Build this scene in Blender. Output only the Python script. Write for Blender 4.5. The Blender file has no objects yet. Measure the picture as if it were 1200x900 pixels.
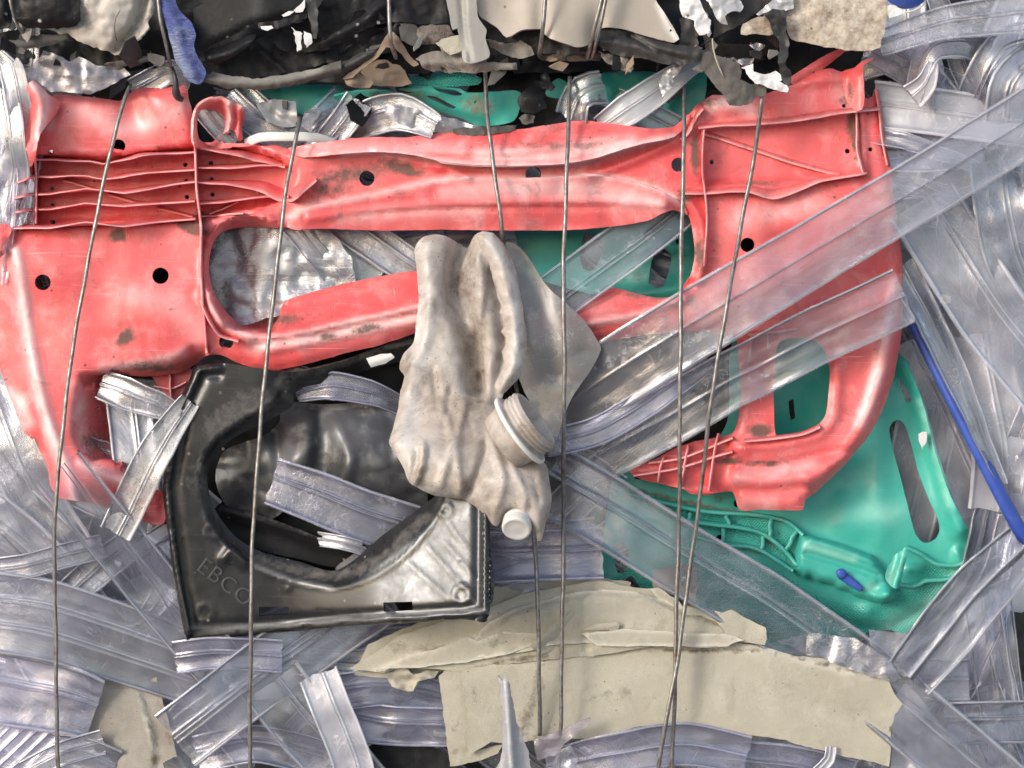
import bpy, math, random
import numpy as np
from mathutils import Vector
from mathutils.geometry import delaunay_2d_cdt

SC = bpy.context.scene
COL = SC.collection
D = 2200.0                      # camera distance in mm; one photo pixel is one mm on the plane y = 0
R = random.Random(7)

def P(px, py, d):               # photo pixel + depth towards the camera (mm) -> world metres
    px = np.asarray(px, float); py = np.asarray(py, float); d = np.asarray(d, float) + 0 * px
    s = (D - d) / D
    return np.stack([(px - 600) * s, -d, (450 - py) * s], -1) / 1000.0

# ------------------------------------------------------------------ 2D tools
def cat(pts, step=6.0, closed=False):
    p = np.asarray(pts, float); n = len(p)
    if n < 3 and not closed:
        L = np.linalg.norm(p[1] - p[0]); k = max(2, int(L / step) + 1)
        t = np.linspace(0, 1, k)[:, None]; return p[0] * (1 - t) + p[1] * t
    out = []
    rng = range(n) if closed else range(n - 1)
    for i in rng:
        if closed: a, b, c, e = p[i - 1], p[i], p[(i + 1) % n], p[(i + 2) % n]
        else: a, b, c, e = p[max(i - 1, 0)], p[i], p[i + 1], p[min(i + 2, n - 1)]
        L = np.linalg.norm((c - b)[:2]); k = max(1, int(round(L / step)))
        # centripetal-ish damping keeps corners tight
        m1 = (c - a) * .5; m2 = (e - b) * .5
        for m in (m1, m2):
            l = np.linalg.norm(m)
            if l > L * .9 and l > 0: m *= L * .9 / l
        for j in range(k):
            t = j / k; t2 = t * t; t3 = t2 * t
            out.append((2*t3 - 3*t2 + 1) * b + (t3 - 2*t2 + t) * m1 + (-2*t3 + 3*t2) * c + (t3 - t2) * m2)
    if not closed: out.append(p[-1])
    return np.array(out)

def lin(pts, step=6.0, closed=True):
    p = np.asarray(pts, float); n = len(p); out = []
    for i in range(n if closed else n - 1):
        a, b = p[i], p[(i + 1) % n]
        k = max(1, int(round(np.linalg.norm(b - a) / step)))
        for j in range(k): out.append(a + (b - a) * j / k)
    if not closed: out.append(p[-1])
    return np.array(out)

def inside(poly, X, Y):
    p = np.asarray(poly, float); r = np.zeros(np.shape(X), bool)
    j = len(p) - 1
    for i in range(len(p)):
        xi, yi = p[i]; xj, yj = p[j]
        if yi != yj:
            r ^= ((yi > Y) != (yj > Y)) & (X < (xj - xi) * (Y - yi) / (yj - yi) + xi)
        j = i
    return r

def dist(pl, X, Y, closed=False):
    p = np.asarray(pl, float)[:, :2]; X = np.asarray(X, float); Y = np.asarray(Y, float)
    best = np.full(X.shape, 1e9)
    n = len(p)
    for i in range(n if closed else n - 1):
        a, b = p[i], p[(i + 1) % n]; e = b - a; l2 = (e * e).sum()
        if l2 < 1e-9: continue
        t = np.clip(((X - a[0]) * e[0] + (Y - a[1]) * e[1]) / l2, 0, 1)
        d2 = (X - a[0] - t * e[0]) ** 2 + (Y - a[1] - t * e[1]) ** 2
        best = np.minimum(best, d2)
    return np.sqrt(best)

def _h(i, j, s):
    v = np.sin(i * 127.1 + j * 311.7 + s * 74.7) * 43758.5453
    return v - np.floor(v)
def vnoise(X, Y, s=0):
    i = np.floor(X); j = np.floor(Y); f = X - i; g = Y - j
    f = f*f*f*(f*(f*6-15)+10); g = g*g*g*(g*(g*6-15)+10)
    a = _h(i, j, s); b = _h(i+1, j, s); c = _h(i, j+1, s); e = _h(i+1, j+1, s)
    return (a*(1-f)+b*f)*(1-g) + (c*(1-f)+e*f)*g - .5
def nz(X, Y, sc, s=0, o=3):
    r = 0; a = 1.0
    for k in range(o):
        r = r + a * vnoise(X / sc + 13.7 * k, Y / sc - 7.3 * k, s + k); a *= .5; sc *= .47
    return r
def crumple(X, Y, sc, s=0):     # sharp facets, like creased film
    r = 0; a = 1.0
    for k in range(3):
        r = r + a * np.abs(vnoise(X / sc + 3.1 * k, Y / sc + 9.2 * k, s + k)); a *= .55; sc *= .52
    return r
def sst(x): x = np.clip(x, 0, 1); return x * x * (3 - 2 * x)

def ridge(X, Y, pl, w, sm=True):
    return np.exp(-(dist(cat(pl, 12) if sm else pl, X, Y) / w) ** 2)
def plat(X, Y, poly, w):        # soft plateau inside a polygon
    s = dist(poly, X, Y, True); s = np.where(inside(poly, X, Y), s, -s)
    return sst(s / (2 * w) + .5)
def slope(X, Y, poly, w, edge=None):   # grows with the distance inside a polygon (from one of its edges)
    m = inside(poly, X, Y)
    return np.where(m, np.clip(dist(edge if edge is not None else poly, X, Y, edge is None) / w, 0, 1), 0)
def bump(X, Y, x, y, rx, ry=None, ang=0):
    ry = ry or rx; c, s = math.cos(math.radians(ang)), math.sin(math.radians(ang))
    u = (X - x) * c + (Y - y) * s; v = -(X - x) * s + (Y - y) * c
    return np.exp(-(u / rx) ** 2 - (v / ry) ** 2)
def circle(x, y, r, n=14, ry=None):
    return [(x + r * math.cos(2*math.pi*k/n), y + (ry or r) * math.sin(2*math.pi*k/n)) for k in range(n)]

# ------------------------------------------------------------------ objects
WLOC = {}
def tag(o, label=None, cat_=None, group=None, kind=None):
    if label: o['label'] = label
    if cat_: o['category'] = cat_
    if group: o['group'] = group
    if kind: o['kind'] = kind
    return o
def thing(name, label, cat_, px, py, d, group=None):
    o = bpy.data.objects.new(name, None); COL.objects.link(o)
    o.location = P(px, py, d); o.empty_display_size = .02
    WLOC[o.name] = np.array(P(px, py, d))
    return tag(o, label, cat_, group)
def link(name, V, F, mat, parent=None, smooth=True, sharp=None, attrs=None, uv=None):
    V = np.asarray(V, float)
    c = (V.min(0) + V.max(0)) / 2
    me = bpy.data.meshes.new(name)
    me.from_pydata((V - c).tolist(), [], [tuple(int(i) for i in f) for f in F])
    me.polygons.foreach_set('use_smooth', [smooth] * len(me.polygons))
    if sharp:
        at = me.attributes.new('sharp_edge', 'BOOLEAN', 'EDGE')
        n = len(me.edges); ev = np.empty(n * 2, np.int32); me.edges.foreach_get('vertices', ev)
        ev = ev.reshape(-1, 2)
        at.data.foreach_set('value', [((min(a, b), max(a, b)) in sharp) for a, b in ev.tolist()])
    for k, v in (attrs or {}).items():
        at = me.attributes.new(k, 'FLOAT', 'POINT'); at.data.foreach_set('value', np.asarray(v, np.float32))
    if uv is not None:
        ul = me.uv_layers.new(name='UVMap'); n = len(me.loops); li = np.empty(n, np.int32)
        me.loops.foreach_get('vertex_index', li)
        ul.data.foreach_set('uv', np.asarray(uv, np.float32)[li].ravel())
    me.materials.append(mat)
    o = bpy.data.objects.new(name, me); COL.objects.link(o)
    if parent is not None:
        o.parent = parent; o.location = c - WLOC[parent.name]
    else: o.location = c
    WLOC[o.name] = c
    return o

def normals(V, F):
    F = np.asarray(F); n = np.cross(V[F[:, 1]] - V[F[:, 0]], V[F[:, 2]] - V[F[:, 0]])
    N = np.zeros_like(V)
    for k in range(3): np.add.at(N, F[:, k], n)
    l = np.linalg.norm(N, axis=1, keepdims=True); l[l < 1e-15] = 1
    return N / l

def solid(V, F, th):            # front surface + back surface + rim, rim edges sharp
    V = np.asarray(V); F = np.asarray(F); n = len(V); N = normals(V, F)
    V2 = np.vstack([V, V - N * th / 1000])
    cnt = {}
    for t in F.tolist():
        k = len(t)
        for i in range(k):
            a, b = t[i], t[(i + 1) % k]
            if (b, a) in cnt: del cnt[(b, a)]
            else: cnt[(a, b)] = 1
    faces = F.tolist() + [[i + n for i in reversed(t)] for t in F.tolist()]
    sharp = set()
    for a, b in cnt:
        faces.append([b, a, a + n, b + n])
        sharp.add((min(a, b), max(a, b))); sharp.add((min(a, b) + n, max(a, b) + n))
    return V2, faces, sharp

def tri(outline, holes, step, seed=1):
    rs = np.random.RandomState(seed)
    x0, y0 = outline.min(0); x1, y1 = outline.max(0)
    gx, gy = np.meshgrid(np.arange(x0, x1, step), np.arange(y0, y1, step * .87))
    gx[1::2] += step * .5
    gx = gx.ravel() + rs.uniform(-.12, .12, gx.size) * step; gy = gy.ravel() + rs.uniform(-.12, .12, gy.size) * step
    m = inside(outline, gx, gy) & (dist(outline, gx, gy, True) > .55 * step)
    for h in holes: m &= ~inside(h, gx, gy) & (dist(h, gx, gy, True) > .5 * step)
    pts = [Vector((x, -y)) for x, y in outline]; edges = [(i, (i + 1) % len(outline)) for i in range(len(outline))]
    for h in holes:
        k = len(pts); pts += [Vector((x, -y)) for x, y in h]; edges += [(k + i, k + (i + 1) % len(h)) for i in range(len(h))]
    pts += [Vector((x, -y)) for x, y in zip(gx[m], gy[m])]
    v, e, f, _, _, _ = delaunay_2d_cdt(pts, edges, [], 0, 1e-4)
    v = np.array([(a.x, -a.y) for a in v]); f = np.array([t for t in f if len(t) == 3])
    c = v[f].mean(1)
    keep = inside(outline, c[:, 0], c[:, 1])
    for h in holes: keep &= ~inside(h, c[:, 0], c[:, 1])
    f = f[keep]
    used = np.unique(f); mp = -np.ones(len(v), int); mp[used] = np.arange(len(used))
    return v[used], mp[f]

def sheet(name, outline, dep, mat, holes=(), step=6, th=2.5, parent=None, jag=0, smooth=True, dirt=None, wear=None, tex=None, seed=1):
    ol = cat(outline, step, True) if smooth else lin(outline, step)
    if jag:
        e = np.linalg.norm(np.diff(ol, axis=0, append=ol[:1]), axis=1); t = np.cumsum(e) + 37.3 * seed
        for wl, am in ((34, 1.5), (13, 1.3), (6, 1.0), (3.2, .6)):
            ol = ol + jag * am * np.stack([vnoise(t / wl, t * 0 + seed), vnoise(t / wl, t * 0 + seed + 7.7)], 1)
    hs = [np.asarray(h, float) for h in holes]
    hs = [cat(h, step, True) if len(h) != 14 and len(h) != 8 and len(h) != 4 else h for h in hs]
    v, f = tri(ol, hs, step, seed)
    X, Y = v[:, 0], v[:, 1]
    d = dep(X, Y) if callable(dep) else np.full(len(X), float(dep))
    V, F, S = solid(P(X, Y, d), f, th)
    at = {}
    for k, fn in (('dirt', dirt), ('wear', wear), ('tex', tex)):
        if fn is not None: a = np.clip(fn(X, Y), 0, 1) + 0 * X; at[k] = np.concatenate([a, a])
    uv = np.stack([X, Y], 1) / 100; uv = np.vstack([uv, uv])
    return link(name, V, F, mat, parent, True, S, at, uv)

def wall(name, pts, base, h, mat, t=2.4, parent=None, lean=0, sink=4, step=5, sm=True, seed=1, dirt=0, wear=1):
    """an upright rib: follows a polyline on the sheet, h mm tall, the top leaning sideways by 'lean' px"""
    p = cat(pts, step) if sm else lin(pts, step, False)
    n = len(p); u = np.linspace(0, 1, n)
    T = np.gradient(p, axis=0); T /= np.linalg.norm(T, axis=1, keepdims=True) + 1e-9
    Nn = np.stack([-T[:, 1], T[:, 0]], 1)
    hh = np.interp(u, np.linspace(0, 1, len(h)), h) if hasattr(h, '__len__') else np.full(n, float(h))
    le = np.interp(u, np.linspace(0, 1, len(lean)), lean) if hasattr(lean, '__len__') else np.full(n, float(lean))
    rs = np.random.RandomState(seed)
    wob = np.interp(u, np.linspace(0, 1, 9), rs.uniform(-1, 1, 9))
    hh = hh * (1 + .06 * wob); le = le + .6 * wob
    b = base(p[:, 0], p[:, 1]) if callable(base) else np.full(n, float(base))
    prof = []
    for a, hf in ((-.5, None), (-.5, 0.45), (-.45, .9), (-.25, 1), (.25, 1), (.45, .9), (.5, .45), (.5, None)):
        z = b - sink if hf is None else b + hh * hf
        off = (a * t) + (0 if hf is None else le * hf ** 1.6)
        prof.append(P(p[:, 0] + Nn[:, 0] * off, p[:, 1] + Nn[:, 1] * off, z))
    K = len(prof); V = np.stack(prof, 1).reshape(-1, 3)
    F = []
    for i in range(n - 1):
        for k in range(K - 1): F.append([i*K+k, i*K+k+1, (i+1)*K+k+1, (i+1)*K+k])
    F.append(list(range(K))[::-1]); F.append([(n-1)*K + k for k in range(K)])
    S = set()
    for k in range(K - 1): S.add((k, k + 1)); S.add(((n-1)*K+k, (n-1)*K+k+1))
    return link(name, V, F, mat, parent, True, S, {'dirt': np.full(len(V), float(dirt)), 'wear': wear * np.tile([0, 0, .3, .8, .8, .3, 0, 0], n)})

def tube(name, pts, r, mat, parent=None, n=10, step=8, wob=0, seed=1, flat=1.0):
    c = cat(np.asarray(pts, float), step)
    if wob:
        s = np.arange(len(c)); c[:, 0] += wob * np.sin(s * .21 + seed) + .5 * wob * np.sin(s * .53 + seed * 2); c[:, 2] += wob * np.cos(s * .17 + seed)
    T = np.gradient(c, axis=0); T /= np.linalg.norm(T, axis=1, keepdims=True) + 1e-9
    ref = np.array([0, 0, 1.0]); B = np.cross(T, ref); B /= np.linalg.norm(B, axis=1, keepdims=True) + 1e-9
    Nn = np.cross(B, T)
    m = len(c); rr = np.interp(np.linspace(0, 1, m), np.linspace(0, 1, len(r)), r) if hasattr(r, '__len__') else np.full(m, float(r))
    ang = np.linspace(0, 2*math.pi, n, endpoint=False)
    ring = c[:, None] + rr[:, None, None] * (np.cos(ang)[None, :, None] * B[:, None] + flat * np.sin(ang)[None, :, None] * Nn[:, None])
    V = P(ring[..., 0], ring[..., 1], ring[..., 2]).reshape(-1, 3)
    F = [[i*n+k, i*n+(k+1) % n, (i+1)*n+(k+1) % n, (i+1)*n+k] for i in range(m-1) for k in range(n)]
    F += [list(range(n))[::-1], [(m-1)*n+k for k in range(n)]]
    L = np.concatenate([[0], np.cumsum(np.linalg.norm(np.diff(c, axis=0), axis=1))]) / 100
    uv = np.stack([np.repeat(L, n), np.tile(ang / 6.283, m)], 1)
    return link(name, V, F, mat, parent, True, None, None, uv)

def lathe(name, base, axis, prof, mat, parent=None, n=40, wob=0):
    a = np.array(axis, float); a /= np.linalg.norm(a)
    b = np.cross(a, [0, 0, 1.0]); b /= np.linalg.norm(b); c = np.cross(a, b)
    ang = np.linspace(0, 2*math.pi, n, endpoint=False)
    V = []
    for t, r in prof:
        rr = r * (1 + wob * np.sin(2 * ang + 1) + .5 * wob * np.sin(3 * ang))
        V.append(np.array(base) + a * t + rr[:, None] * (np.cos(ang)[:, None] * b + np.sin(ang)[:, None] * c))
    V = np.array(V); m = len(prof)
    W = P(V[..., 0], V[..., 1], V[..., 2]).reshape(-1, 3)
    F = [[i*n+k, i*n+(k+1) % n, (i+1)*n+(k+1) % n, (i+1)*n+k] for i in range(m-1) for k in range(n)]
    F += [list(range(n))[::-1], [(m-1)*n+k for k in range(n)]]
    return link(name, W, F, mat, parent)

RAIL = ((.05, .9, .03), (.95, .9, .03), (.42, .5, .02), (.5, .55, .02))    # v, height, half width of the extruded beads
def strip(name, pts, w, mat, th=1.2, tw=0, nv=18, cr=2.0, crs=45, beads=RAIL, bead=2.0, curl=2.0, seed=1, parent=None, step=9, rag=2.0, cup=0, dirt=None, scr=1.0, lw=1.0):
    """an extruded ribbon of film along (px, py, d) points: beads along it, crumpled, twisted by tw degrees"""
    p = np.asarray(pts, float)
    c = cat(p, step); m = len(c); u = np.linspace(0, 1, m)
    L = np.concatenate([[0], np.cumsum(np.linalg.norm(np.diff(c, axis=0), axis=1))])
    T = np.gradient(c, axis=0); T /= np.linalg.norm(T, axis=1, keepdims=True) + 1e-9
    N0 = np.array([0, 0, 1.0]) - T * T[:, 2:3]; N0 /= np.linalg.norm(N0, axis=1, keepdims=True) + 1e-9
    B = np.cross(N0, T)
    a = np.radians(np.interp(u, np.linspace(0, 1, len(tw)), tw) if hasattr(tw, '__len__') else np.full(m, float(tw)))[:, None]
    Bt = B * np.cos(a) + N0 * np.sin(a); Nt = N0 * np.cos(a) - B * np.sin(a)
    ww = np.interp(u, np.linspace(0, 1, len(w)), w) if hasattr(w, '__len__') else np.full(m, float(w))
    vs = set(np.linspace(0, 1, nv))
    for bv, bh, bw in beads: vs |= {max(0, bv - bw), bv, min(1, bv + bw)}
    v = np.array(sorted(vs)); K = len(v)
    prof = np.zeros(K)
    for bv, bh, bw in beads: prof += bead * bh * np.exp(-((v - bv) / (bw * .9)) ** 2)
    prof += curl * (np.abs(v - .5) * 2) ** 6 + cup * (np.abs(v - .5) * 2) ** 2
    U2, V2 = np.meshgrid(L, v, indexing='ij')
    lipv = np.clip(sum(min(1, bh) * np.exp(-((v - bv) / (bw * .7)) ** 2) for bv, bh, bw in beads), 0, 1)
    lipv = lipv + np.zeros(K)
    zz = prof[None] + lw * cr * 2.4 * nz(U2 + 300 * seed, V2 * ww.mean(), crs * 2.0, seed + 21, 1) + cr * (2.2 * crumple(U2 + 500 * seed, V2 * ww.mean() , crs, seed) - .6) + cr * nz(U2, V2 * ww.mean(), crs * 2.5, seed + 9, 2)
    off = (V2 - .5) * ww[:, None] + cr * .5 * nz(U2, V2 * 40, 60, seed + 3, 2)
    along = np.zeros_like(U2)
    along[0] = rag * 2 * nz(V2[0] * 90, V2[0] * 0 + seed, 14, seed); along[-1] = rag * 2 * nz(V2[-1] * 90, V2[-1] * 0 + seed, 14, seed + 5)
    G = c[:, None] + Bt[:, None] * off[..., None] + Nt[:, None] * zz[..., None] + T[:, None] * along[..., None]
    W = P(G[..., 0], G[..., 1], G[..., 2]).reshape(-1, 3)
    F = np.array([[i*K+k, (i+1)*K+k, (i+1)*K+k+1, i*K+k+1] for i in range(m-1) for k in range(K-1)])
    uv = np.stack([U2.ravel() / 100 + seed * 3.17, V2.ravel() * ww.mean() / 100], 1)
    at = {'tex': np.tile(lipv, m)}
    if dirt is not None: at['dirt'] = np.clip(dirt(G[..., 0].ravel(), G[..., 1].ravel()), 0, 1)
    # front face towards the camera
    n0 = np.cross(W[F[:, 1]] - W[F[:, 0]], W[F[:, 3]] - W[F[:, 0]]).mean(0)
    if n0[1] > 0: F = F[:, ::-1]
    if th:
        n = len(W); Nn = np.zeros_like(W)
        nn = np.cross(W[F[:, 1]] - W[F[:, 0]], W[F[:, 3]] - W[F[:, 0]])
        for k in range(4): np.add.at(Nn, F[:, k], nn)
        Nn /= np.linalg.norm(Nn, axis=1, keepdims=True) + 1e-15
        W2 = np.vstack([W, W - Nn * th / 1000])
        FF = F.tolist() + [[i + n for i in reversed(t)] for t in F.tolist()]
        rim = [(i * K, (i + 1) * K) for i in range(m - 1)] + [(i*K+K-1, (i+1)*K+K-1) for i in range(m-1)]
        rim += [(k, k+1) for k in range(K-1)] + [((m-1)*K+k, (m-1)*K+k+1) for k in range(K-1)]
        S = set()
        for a_, b_ in rim: FF.append([b_, a_, a_ + n, b_ + n]); S.add((a_, b_)); S.add((a_ + n, b_ + n))
        at = {k: np.concatenate([x, x]) for k, x in at.items()}
        return link(name, W2, FF, mat, parent, True, S, at, np.vstack([uv, uv]))
    return link(name, W, F, mat, parent, True, None, at, uv)
# ------------------------------------------------------------------ materials
class NT:
    def __init__(s, name):
        s.m = bpy.data.materials.new(name); s.m.use_nodes = True; s.t = s.m.node_tree; s.t.nodes.clear()
        s.out = s.n('ShaderNodeOutputMaterial')
    def n(s, ty, **kw):
        x = s.t.nodes.new(ty)
        for k, v in kw.items(): setattr(x, k, v)
        return x
    def l(s, a, b): s.t.links.new(a, b)
    def put(s, sock, v):
        if hasattr(v, 'is_output') or isinstance(v, bpy.types.NodeSocket): s.l(v, sock)
        else: sock.default_value = v
    def co(s, kind='Object'): return s.n('ShaderNodeTexCoord').outputs[kind]
    def map(s, vec, sc):
        x = s.n('ShaderNodeMapping'); s.l(vec, x.inputs['Vector']); x.inputs['Scale'].default_value = sc; return x.outputs[0]
    def noise(s, vec, sc, det=4, rough=.55, dist=0):
        x = s.n('ShaderNodeTexNoise'); s.l(vec, x.inputs['Vector'])
        x.inputs['Scale'].default_value = sc; x.inputs['Detail'].default_value = det; x.inputs['Roughness'].default_value = rough; x.inputs['Distortion'].default_value = dist
        return x.outputs[0]
    def voro(s, vec, sc, feat='F1'):
        x = s.n('ShaderNodeTexVoronoi', feature=feat); s.l(vec, x.inputs['Vector']); x.inputs['Scale'].default_value = sc; return x.outputs['Distance']
    def rng(s, v, a, b, c=0, d=1):
        x = s.n('ShaderNodeMapRange'); s.put(x.inputs[0], v)
        for i, k in enumerate((a, b, c, d)): x.inputs[i + 1].default_value = k
        return x.outputs[0]
    def math(s, op, a, b=0.0, clamp=False):
        x = s.n('ShaderNodeMath', operation=op, use_clamp=clamp); s.put(x.inputs[0], a); s.put(x.inputs[1], b); return x.outputs[0]
    def mix(s, f, a, b):
        x = s.n('ShaderNodeMix', data_type='RGBA'); s.put(x.inputs['Factor'], f)
        for nm, v in (('A', a), ('B', b)):
            sk = [i for i in x.inputs if i.name == nm and i.type == 'RGBA'][0]
            s.put(sk, v if not isinstance(v, tuple) else (v + (1,))[:4])
        return [o for o in x.outputs if o.type == 'RGBA'][0]
    def attr(s, nm): return s.n('ShaderNodeAttribute', attribute_name=nm).outputs['Fac']
    def bump(s, h, st, dist=.002, nrm=None):
        x = s.n('ShaderNodeBump'); x.inputs['Strength'].default_value = st; x.inputs['Distance'].default_value = dist; s.l(h, x.inputs['Height'])
        if nrm is not None: s.l(nrm, x.inputs['Normal'])
        return x.outputs[0]

def opaque(name, c1, c2, rough=.4, dirtc=(.16, .12, .09), dirt=.3, wearc=None, wear=.0, bst=.25, bsc=120, grain=0, texs=0, spec=.5, sss=0, speck=0, speckc=(.05, .04, .03), scratch=.0, metal=0, fib=0):
    t = NT(name); oc = t.co()
    big = t.noise(oc, 9, 5, .6); mid = t.noise(oc, 34, 6, .65, .4); fine = t.noise(oc, bsc, 5, .6)
    col = t.mix(t.rng(big, .35, .65), c1, c2)
    ad = t.attr('dirt'); aw = t.attr('wear')
    if wearc is not None:
        wf = t.math('ADD', t.math('MULTIPLY', t.rng(mid, .5, .75), wear), t.math('MULTIPLY', aw, t.rng(mid, .25, .6, .55, 1)), True)
        col = t.mix(wf, col, wearc)
    sc = None
    if scratch:
        sc = t.rng(t.noise(t.map(oc, (14, 14, 420)), 1, 3, .6, .8), .64, .72)
        sc2 = t.rng(t.noise(t.map(oc, (300, 20, 30)), 1, 3, .6, 1.2), .66, .74)
        sc = t.math('MULTIPLY', t.math('ADD', sc, sc2, True), scratch)
        col = t.mix(sc, col, tuple(min(1, x * 1.6 + .06) for x in c2))
    dn = t.noise(oc, 26, 9, .74, .6)
    df = t.math('MULTIPLY', t.rng(dn, .56, .74), dirt)
    da = t.math('MULTIPLY', t.rng(t.math('ADD', ad, t.math('MULTIPLY', t.math('SUBTRACT', t.noise(oc, 85, 7, .75), .5), 1.5)), .3, .75), .92)
    da = t.math('MULTIPLY', da, t.rng(ad, .02, .12))
    dall = t.math('MAXIMUM', df, da)
    col = t.mix(dall, col, t.mix(t.noise(oc, 200, 3), tuple(x * .6 for x in dirtc), tuple(x * 1.4 for x in dirtc)))
    if speck:
        sp = t.rng(t.voro(oc, speck), .07, .12, 1, 0)
        sp = t.math('MULTIPLY', sp, t.rng(t.noise(oc, 30, 3), .5, .6))
        col = t.mix(t.math('MULTIPLY', sp, .8), col, speckc)
    b = t.n('ShaderNodeBsdfPrincipled')
    t.l(col, b.inputs['Base Color'])
    ro = t.math('ADD', t.rng(mid, .3, .7, rough - .08, rough + .1), t.math('MULTIPLY', dall, .45), True)
    t.l(ro, b.inputs['Roughness']); b.inputs['Specular IOR Level'].default_value = spec; b.inputs['Metallic'].default_value = metal
    if sss:
        b.inputs['Subsurface Weight'].default_value = sss; b.inputs['Subsurface Radius'].default_value = (.012, .009, .007); b.inputs['Subsurface Scale'].default_value = 1
    h = t.math('ADD', t.math('MULTIPLY', fine, .35), t.math('MULTIPLY', mid, 1.0))
    h = t.math('ADD', h, t.math('MULTIPLY', dall, .5))
    if grain: h = t.math('ADD', h, t.math('MULTIPLY', t.noise(oc, 700, 2), grain))
    if fib: h = t.math('ADD', h, t.math('MULTIPLY', t.noise(t.map(oc, (60, 60, 900)), 1, 4), fib))
    nr = t.bump(h, bst, .003)
    if texs:
        s1 = t.n('ShaderNodeSeparateXYZ'); t.l(oc, s1.inputs[0])
        gx = t.math('SINE', t.math('MULTIPLY', t.math('ADD', s1.outputs[0], t.math('MULTIPLY', s1.outputs[2], .12)), texs))
        gz = t.math('SINE', t.math('MULTIPLY', t.math('SUBTRACT', s1.outputs[2], t.math('MULTIPLY', s1.outputs[0], .12)), texs))
        g = t.math('MULTIPLY', t.rng(t.math('MULTIPLY', gx, gz), -.3, .6), t.attr('tex'))
        nr = t.bump(g, .8, .0012, nr)
    t.l(nr, b.inputs['Normal'])
    t.l(b.outputs[0], t.out.inputs[0])
    return t.m

def clear(name, tint=(.958, .955, .992), haze=.055, hcol=(.91, .90, 1.0), rough=.08, ior=1.75, dirt=.12, bst=.22, streak=.2, sheen=.05):
    t = NT(name); uv = t.co('UV'); oc = t.co()
    stk = t.noise(t.map(uv, (.6, 26, 1)), 1, 5, .65)
    stf = t.noise(t.map(uv, (1.2, 130, 1)), 1, 3, .6)
    blot = t.noise(uv, 2.2, 6, .6, .5)
    hz = t.math('ADD', haze, t.math('MULTIPLY', t.rng(blot, .47, .75), .10))
    hz = t.math('ADD', hz, t.math('MULTIPLY', t.math('ADD', t.math('MULTIPLY', t.rng(stk, .5, .75), .5), t.rng(stf, .6, .72)), streak * .4))  # scratch streaks, sharpened to paint glossy highlight lines into the haze
    cren = t.noise(uv, 3.2, 3, .5, 2.2)
    cr = t.rng(t.math('ABSOLUTE', t.math('SUBTRACT', cren, .5)), 0, .012, 1, 0)       # crease glare, painted as pale haze
    cr = t.math('MULTIPLY', cr, t.rng(t.noise(uv, 1.4, 2), .5, .62))
    hz = t.math('ADD', hz, t.math('MULTIPLY', cr, .35))
    hz = t.math('ADD', hz, t.math('MULTIPLY', t.attr('tex'), .34))
    ad = t.attr('dirt')
    dn = t.math('MULTIPLY', t.rng(t.noise(uv, 5, 8, .75), .62, .74), dirt)
    dspk = t.math('MULTIPLY', t.rng(t.voro(uv, 26), .06, .12, 1, 0), t.rng(t.noise(uv, 3, 3), .52, .6))
    dn = t.math('MAXIMUM', dn, t.math('MULTIPLY', dspk, .6 * min(1, dirt * 4)))
    da = t.math('MULTIPLY', t.rng(t.math('ADD', ad, t.math('MULTIPLY', t.math('SUBTRACT', t.noise(uv, 8, 7, .75), .5), 1.5)), .35, .8), t.rng(ad, .02, .12))
    dall = t.math('MAXIMUM', dn, t.math('MULTIPLY', da, .85))
    hz = t.math('ADD', hz, dall, True)
    col = t.mix(dall, hcol, (.36, .31, .25))
    df = t.n('ShaderNodeBsdfDiffuse'); t.l(col, df.inputs[0])
    tl = t.n('ShaderNodeBsdfTranslucent'); t.l(col, tl.inputs[0])
    dm = t.n('ShaderNodeMixShader'); dm.inputs[0].default_value = .3; t.l(df.outputs[0], dm.inputs[1]); t.l(tl.outputs[0], dm.inputs[2])
    tr = t.n('ShaderNodeBsdfTransparent'); tr.inputs[0].default_value = tint + (1,)
    m1 = t.n('ShaderNodeMixShader'); t.l(hz, m1.inputs[0]); t.l(tr.outputs[0], m1.inputs[1]); t.l(dm.outputs[0], m1.inputs[2])
    h = t.math('ADD', t.math('MULTIPLY', stk, .8), t.math('MULTIPLY', t.noise(uv, 6, 5, .6, .8), 1.2))
    h = t.math('ADD', h, t.math('MULTIPLY', stf, .12))
    h = t.math('ADD', h, t.math('MULTIPLY', cr, .3))
    nr = t.bump(h, bst, .004)
    fr = t.n('ShaderNodeFresnel'); fr.inputs[0].default_value = ior
    gl = t.n('ShaderNodeBsdfGlossy'); t.l(t.math('ADD', t.rng(blot, .3, .7, rough, rough + .14), t.math('MULTIPLY', dall, .5), True), gl.inputs['Roughness']); t.l(nr, gl.inputs['Normal'])
    m2 = t.n('ShaderNodeMixShader'); t.l(fr.outputs[0], m2.inputs[0]); t.l(m1.outputs[0], m2.inputs[1]); t.l(gl.outputs[0], m2.inputs[2])
    g2 = t.n('ShaderNodeBsdfGlossy'); g2.inputs['Roughness'].default_value = .34; t.l(nr, g2.inputs['Normal'])
    m3 = t.n('ShaderNodeMixShader'); m3.inputs[0].default_value = sheen; t.l(m2.outputs[0], m3.inputs[1]); t.l(g2.outputs[0], m3.inputs[2])
    t.l(m3.outputs[0], t.out.inputs[0])
    return t.m

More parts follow.
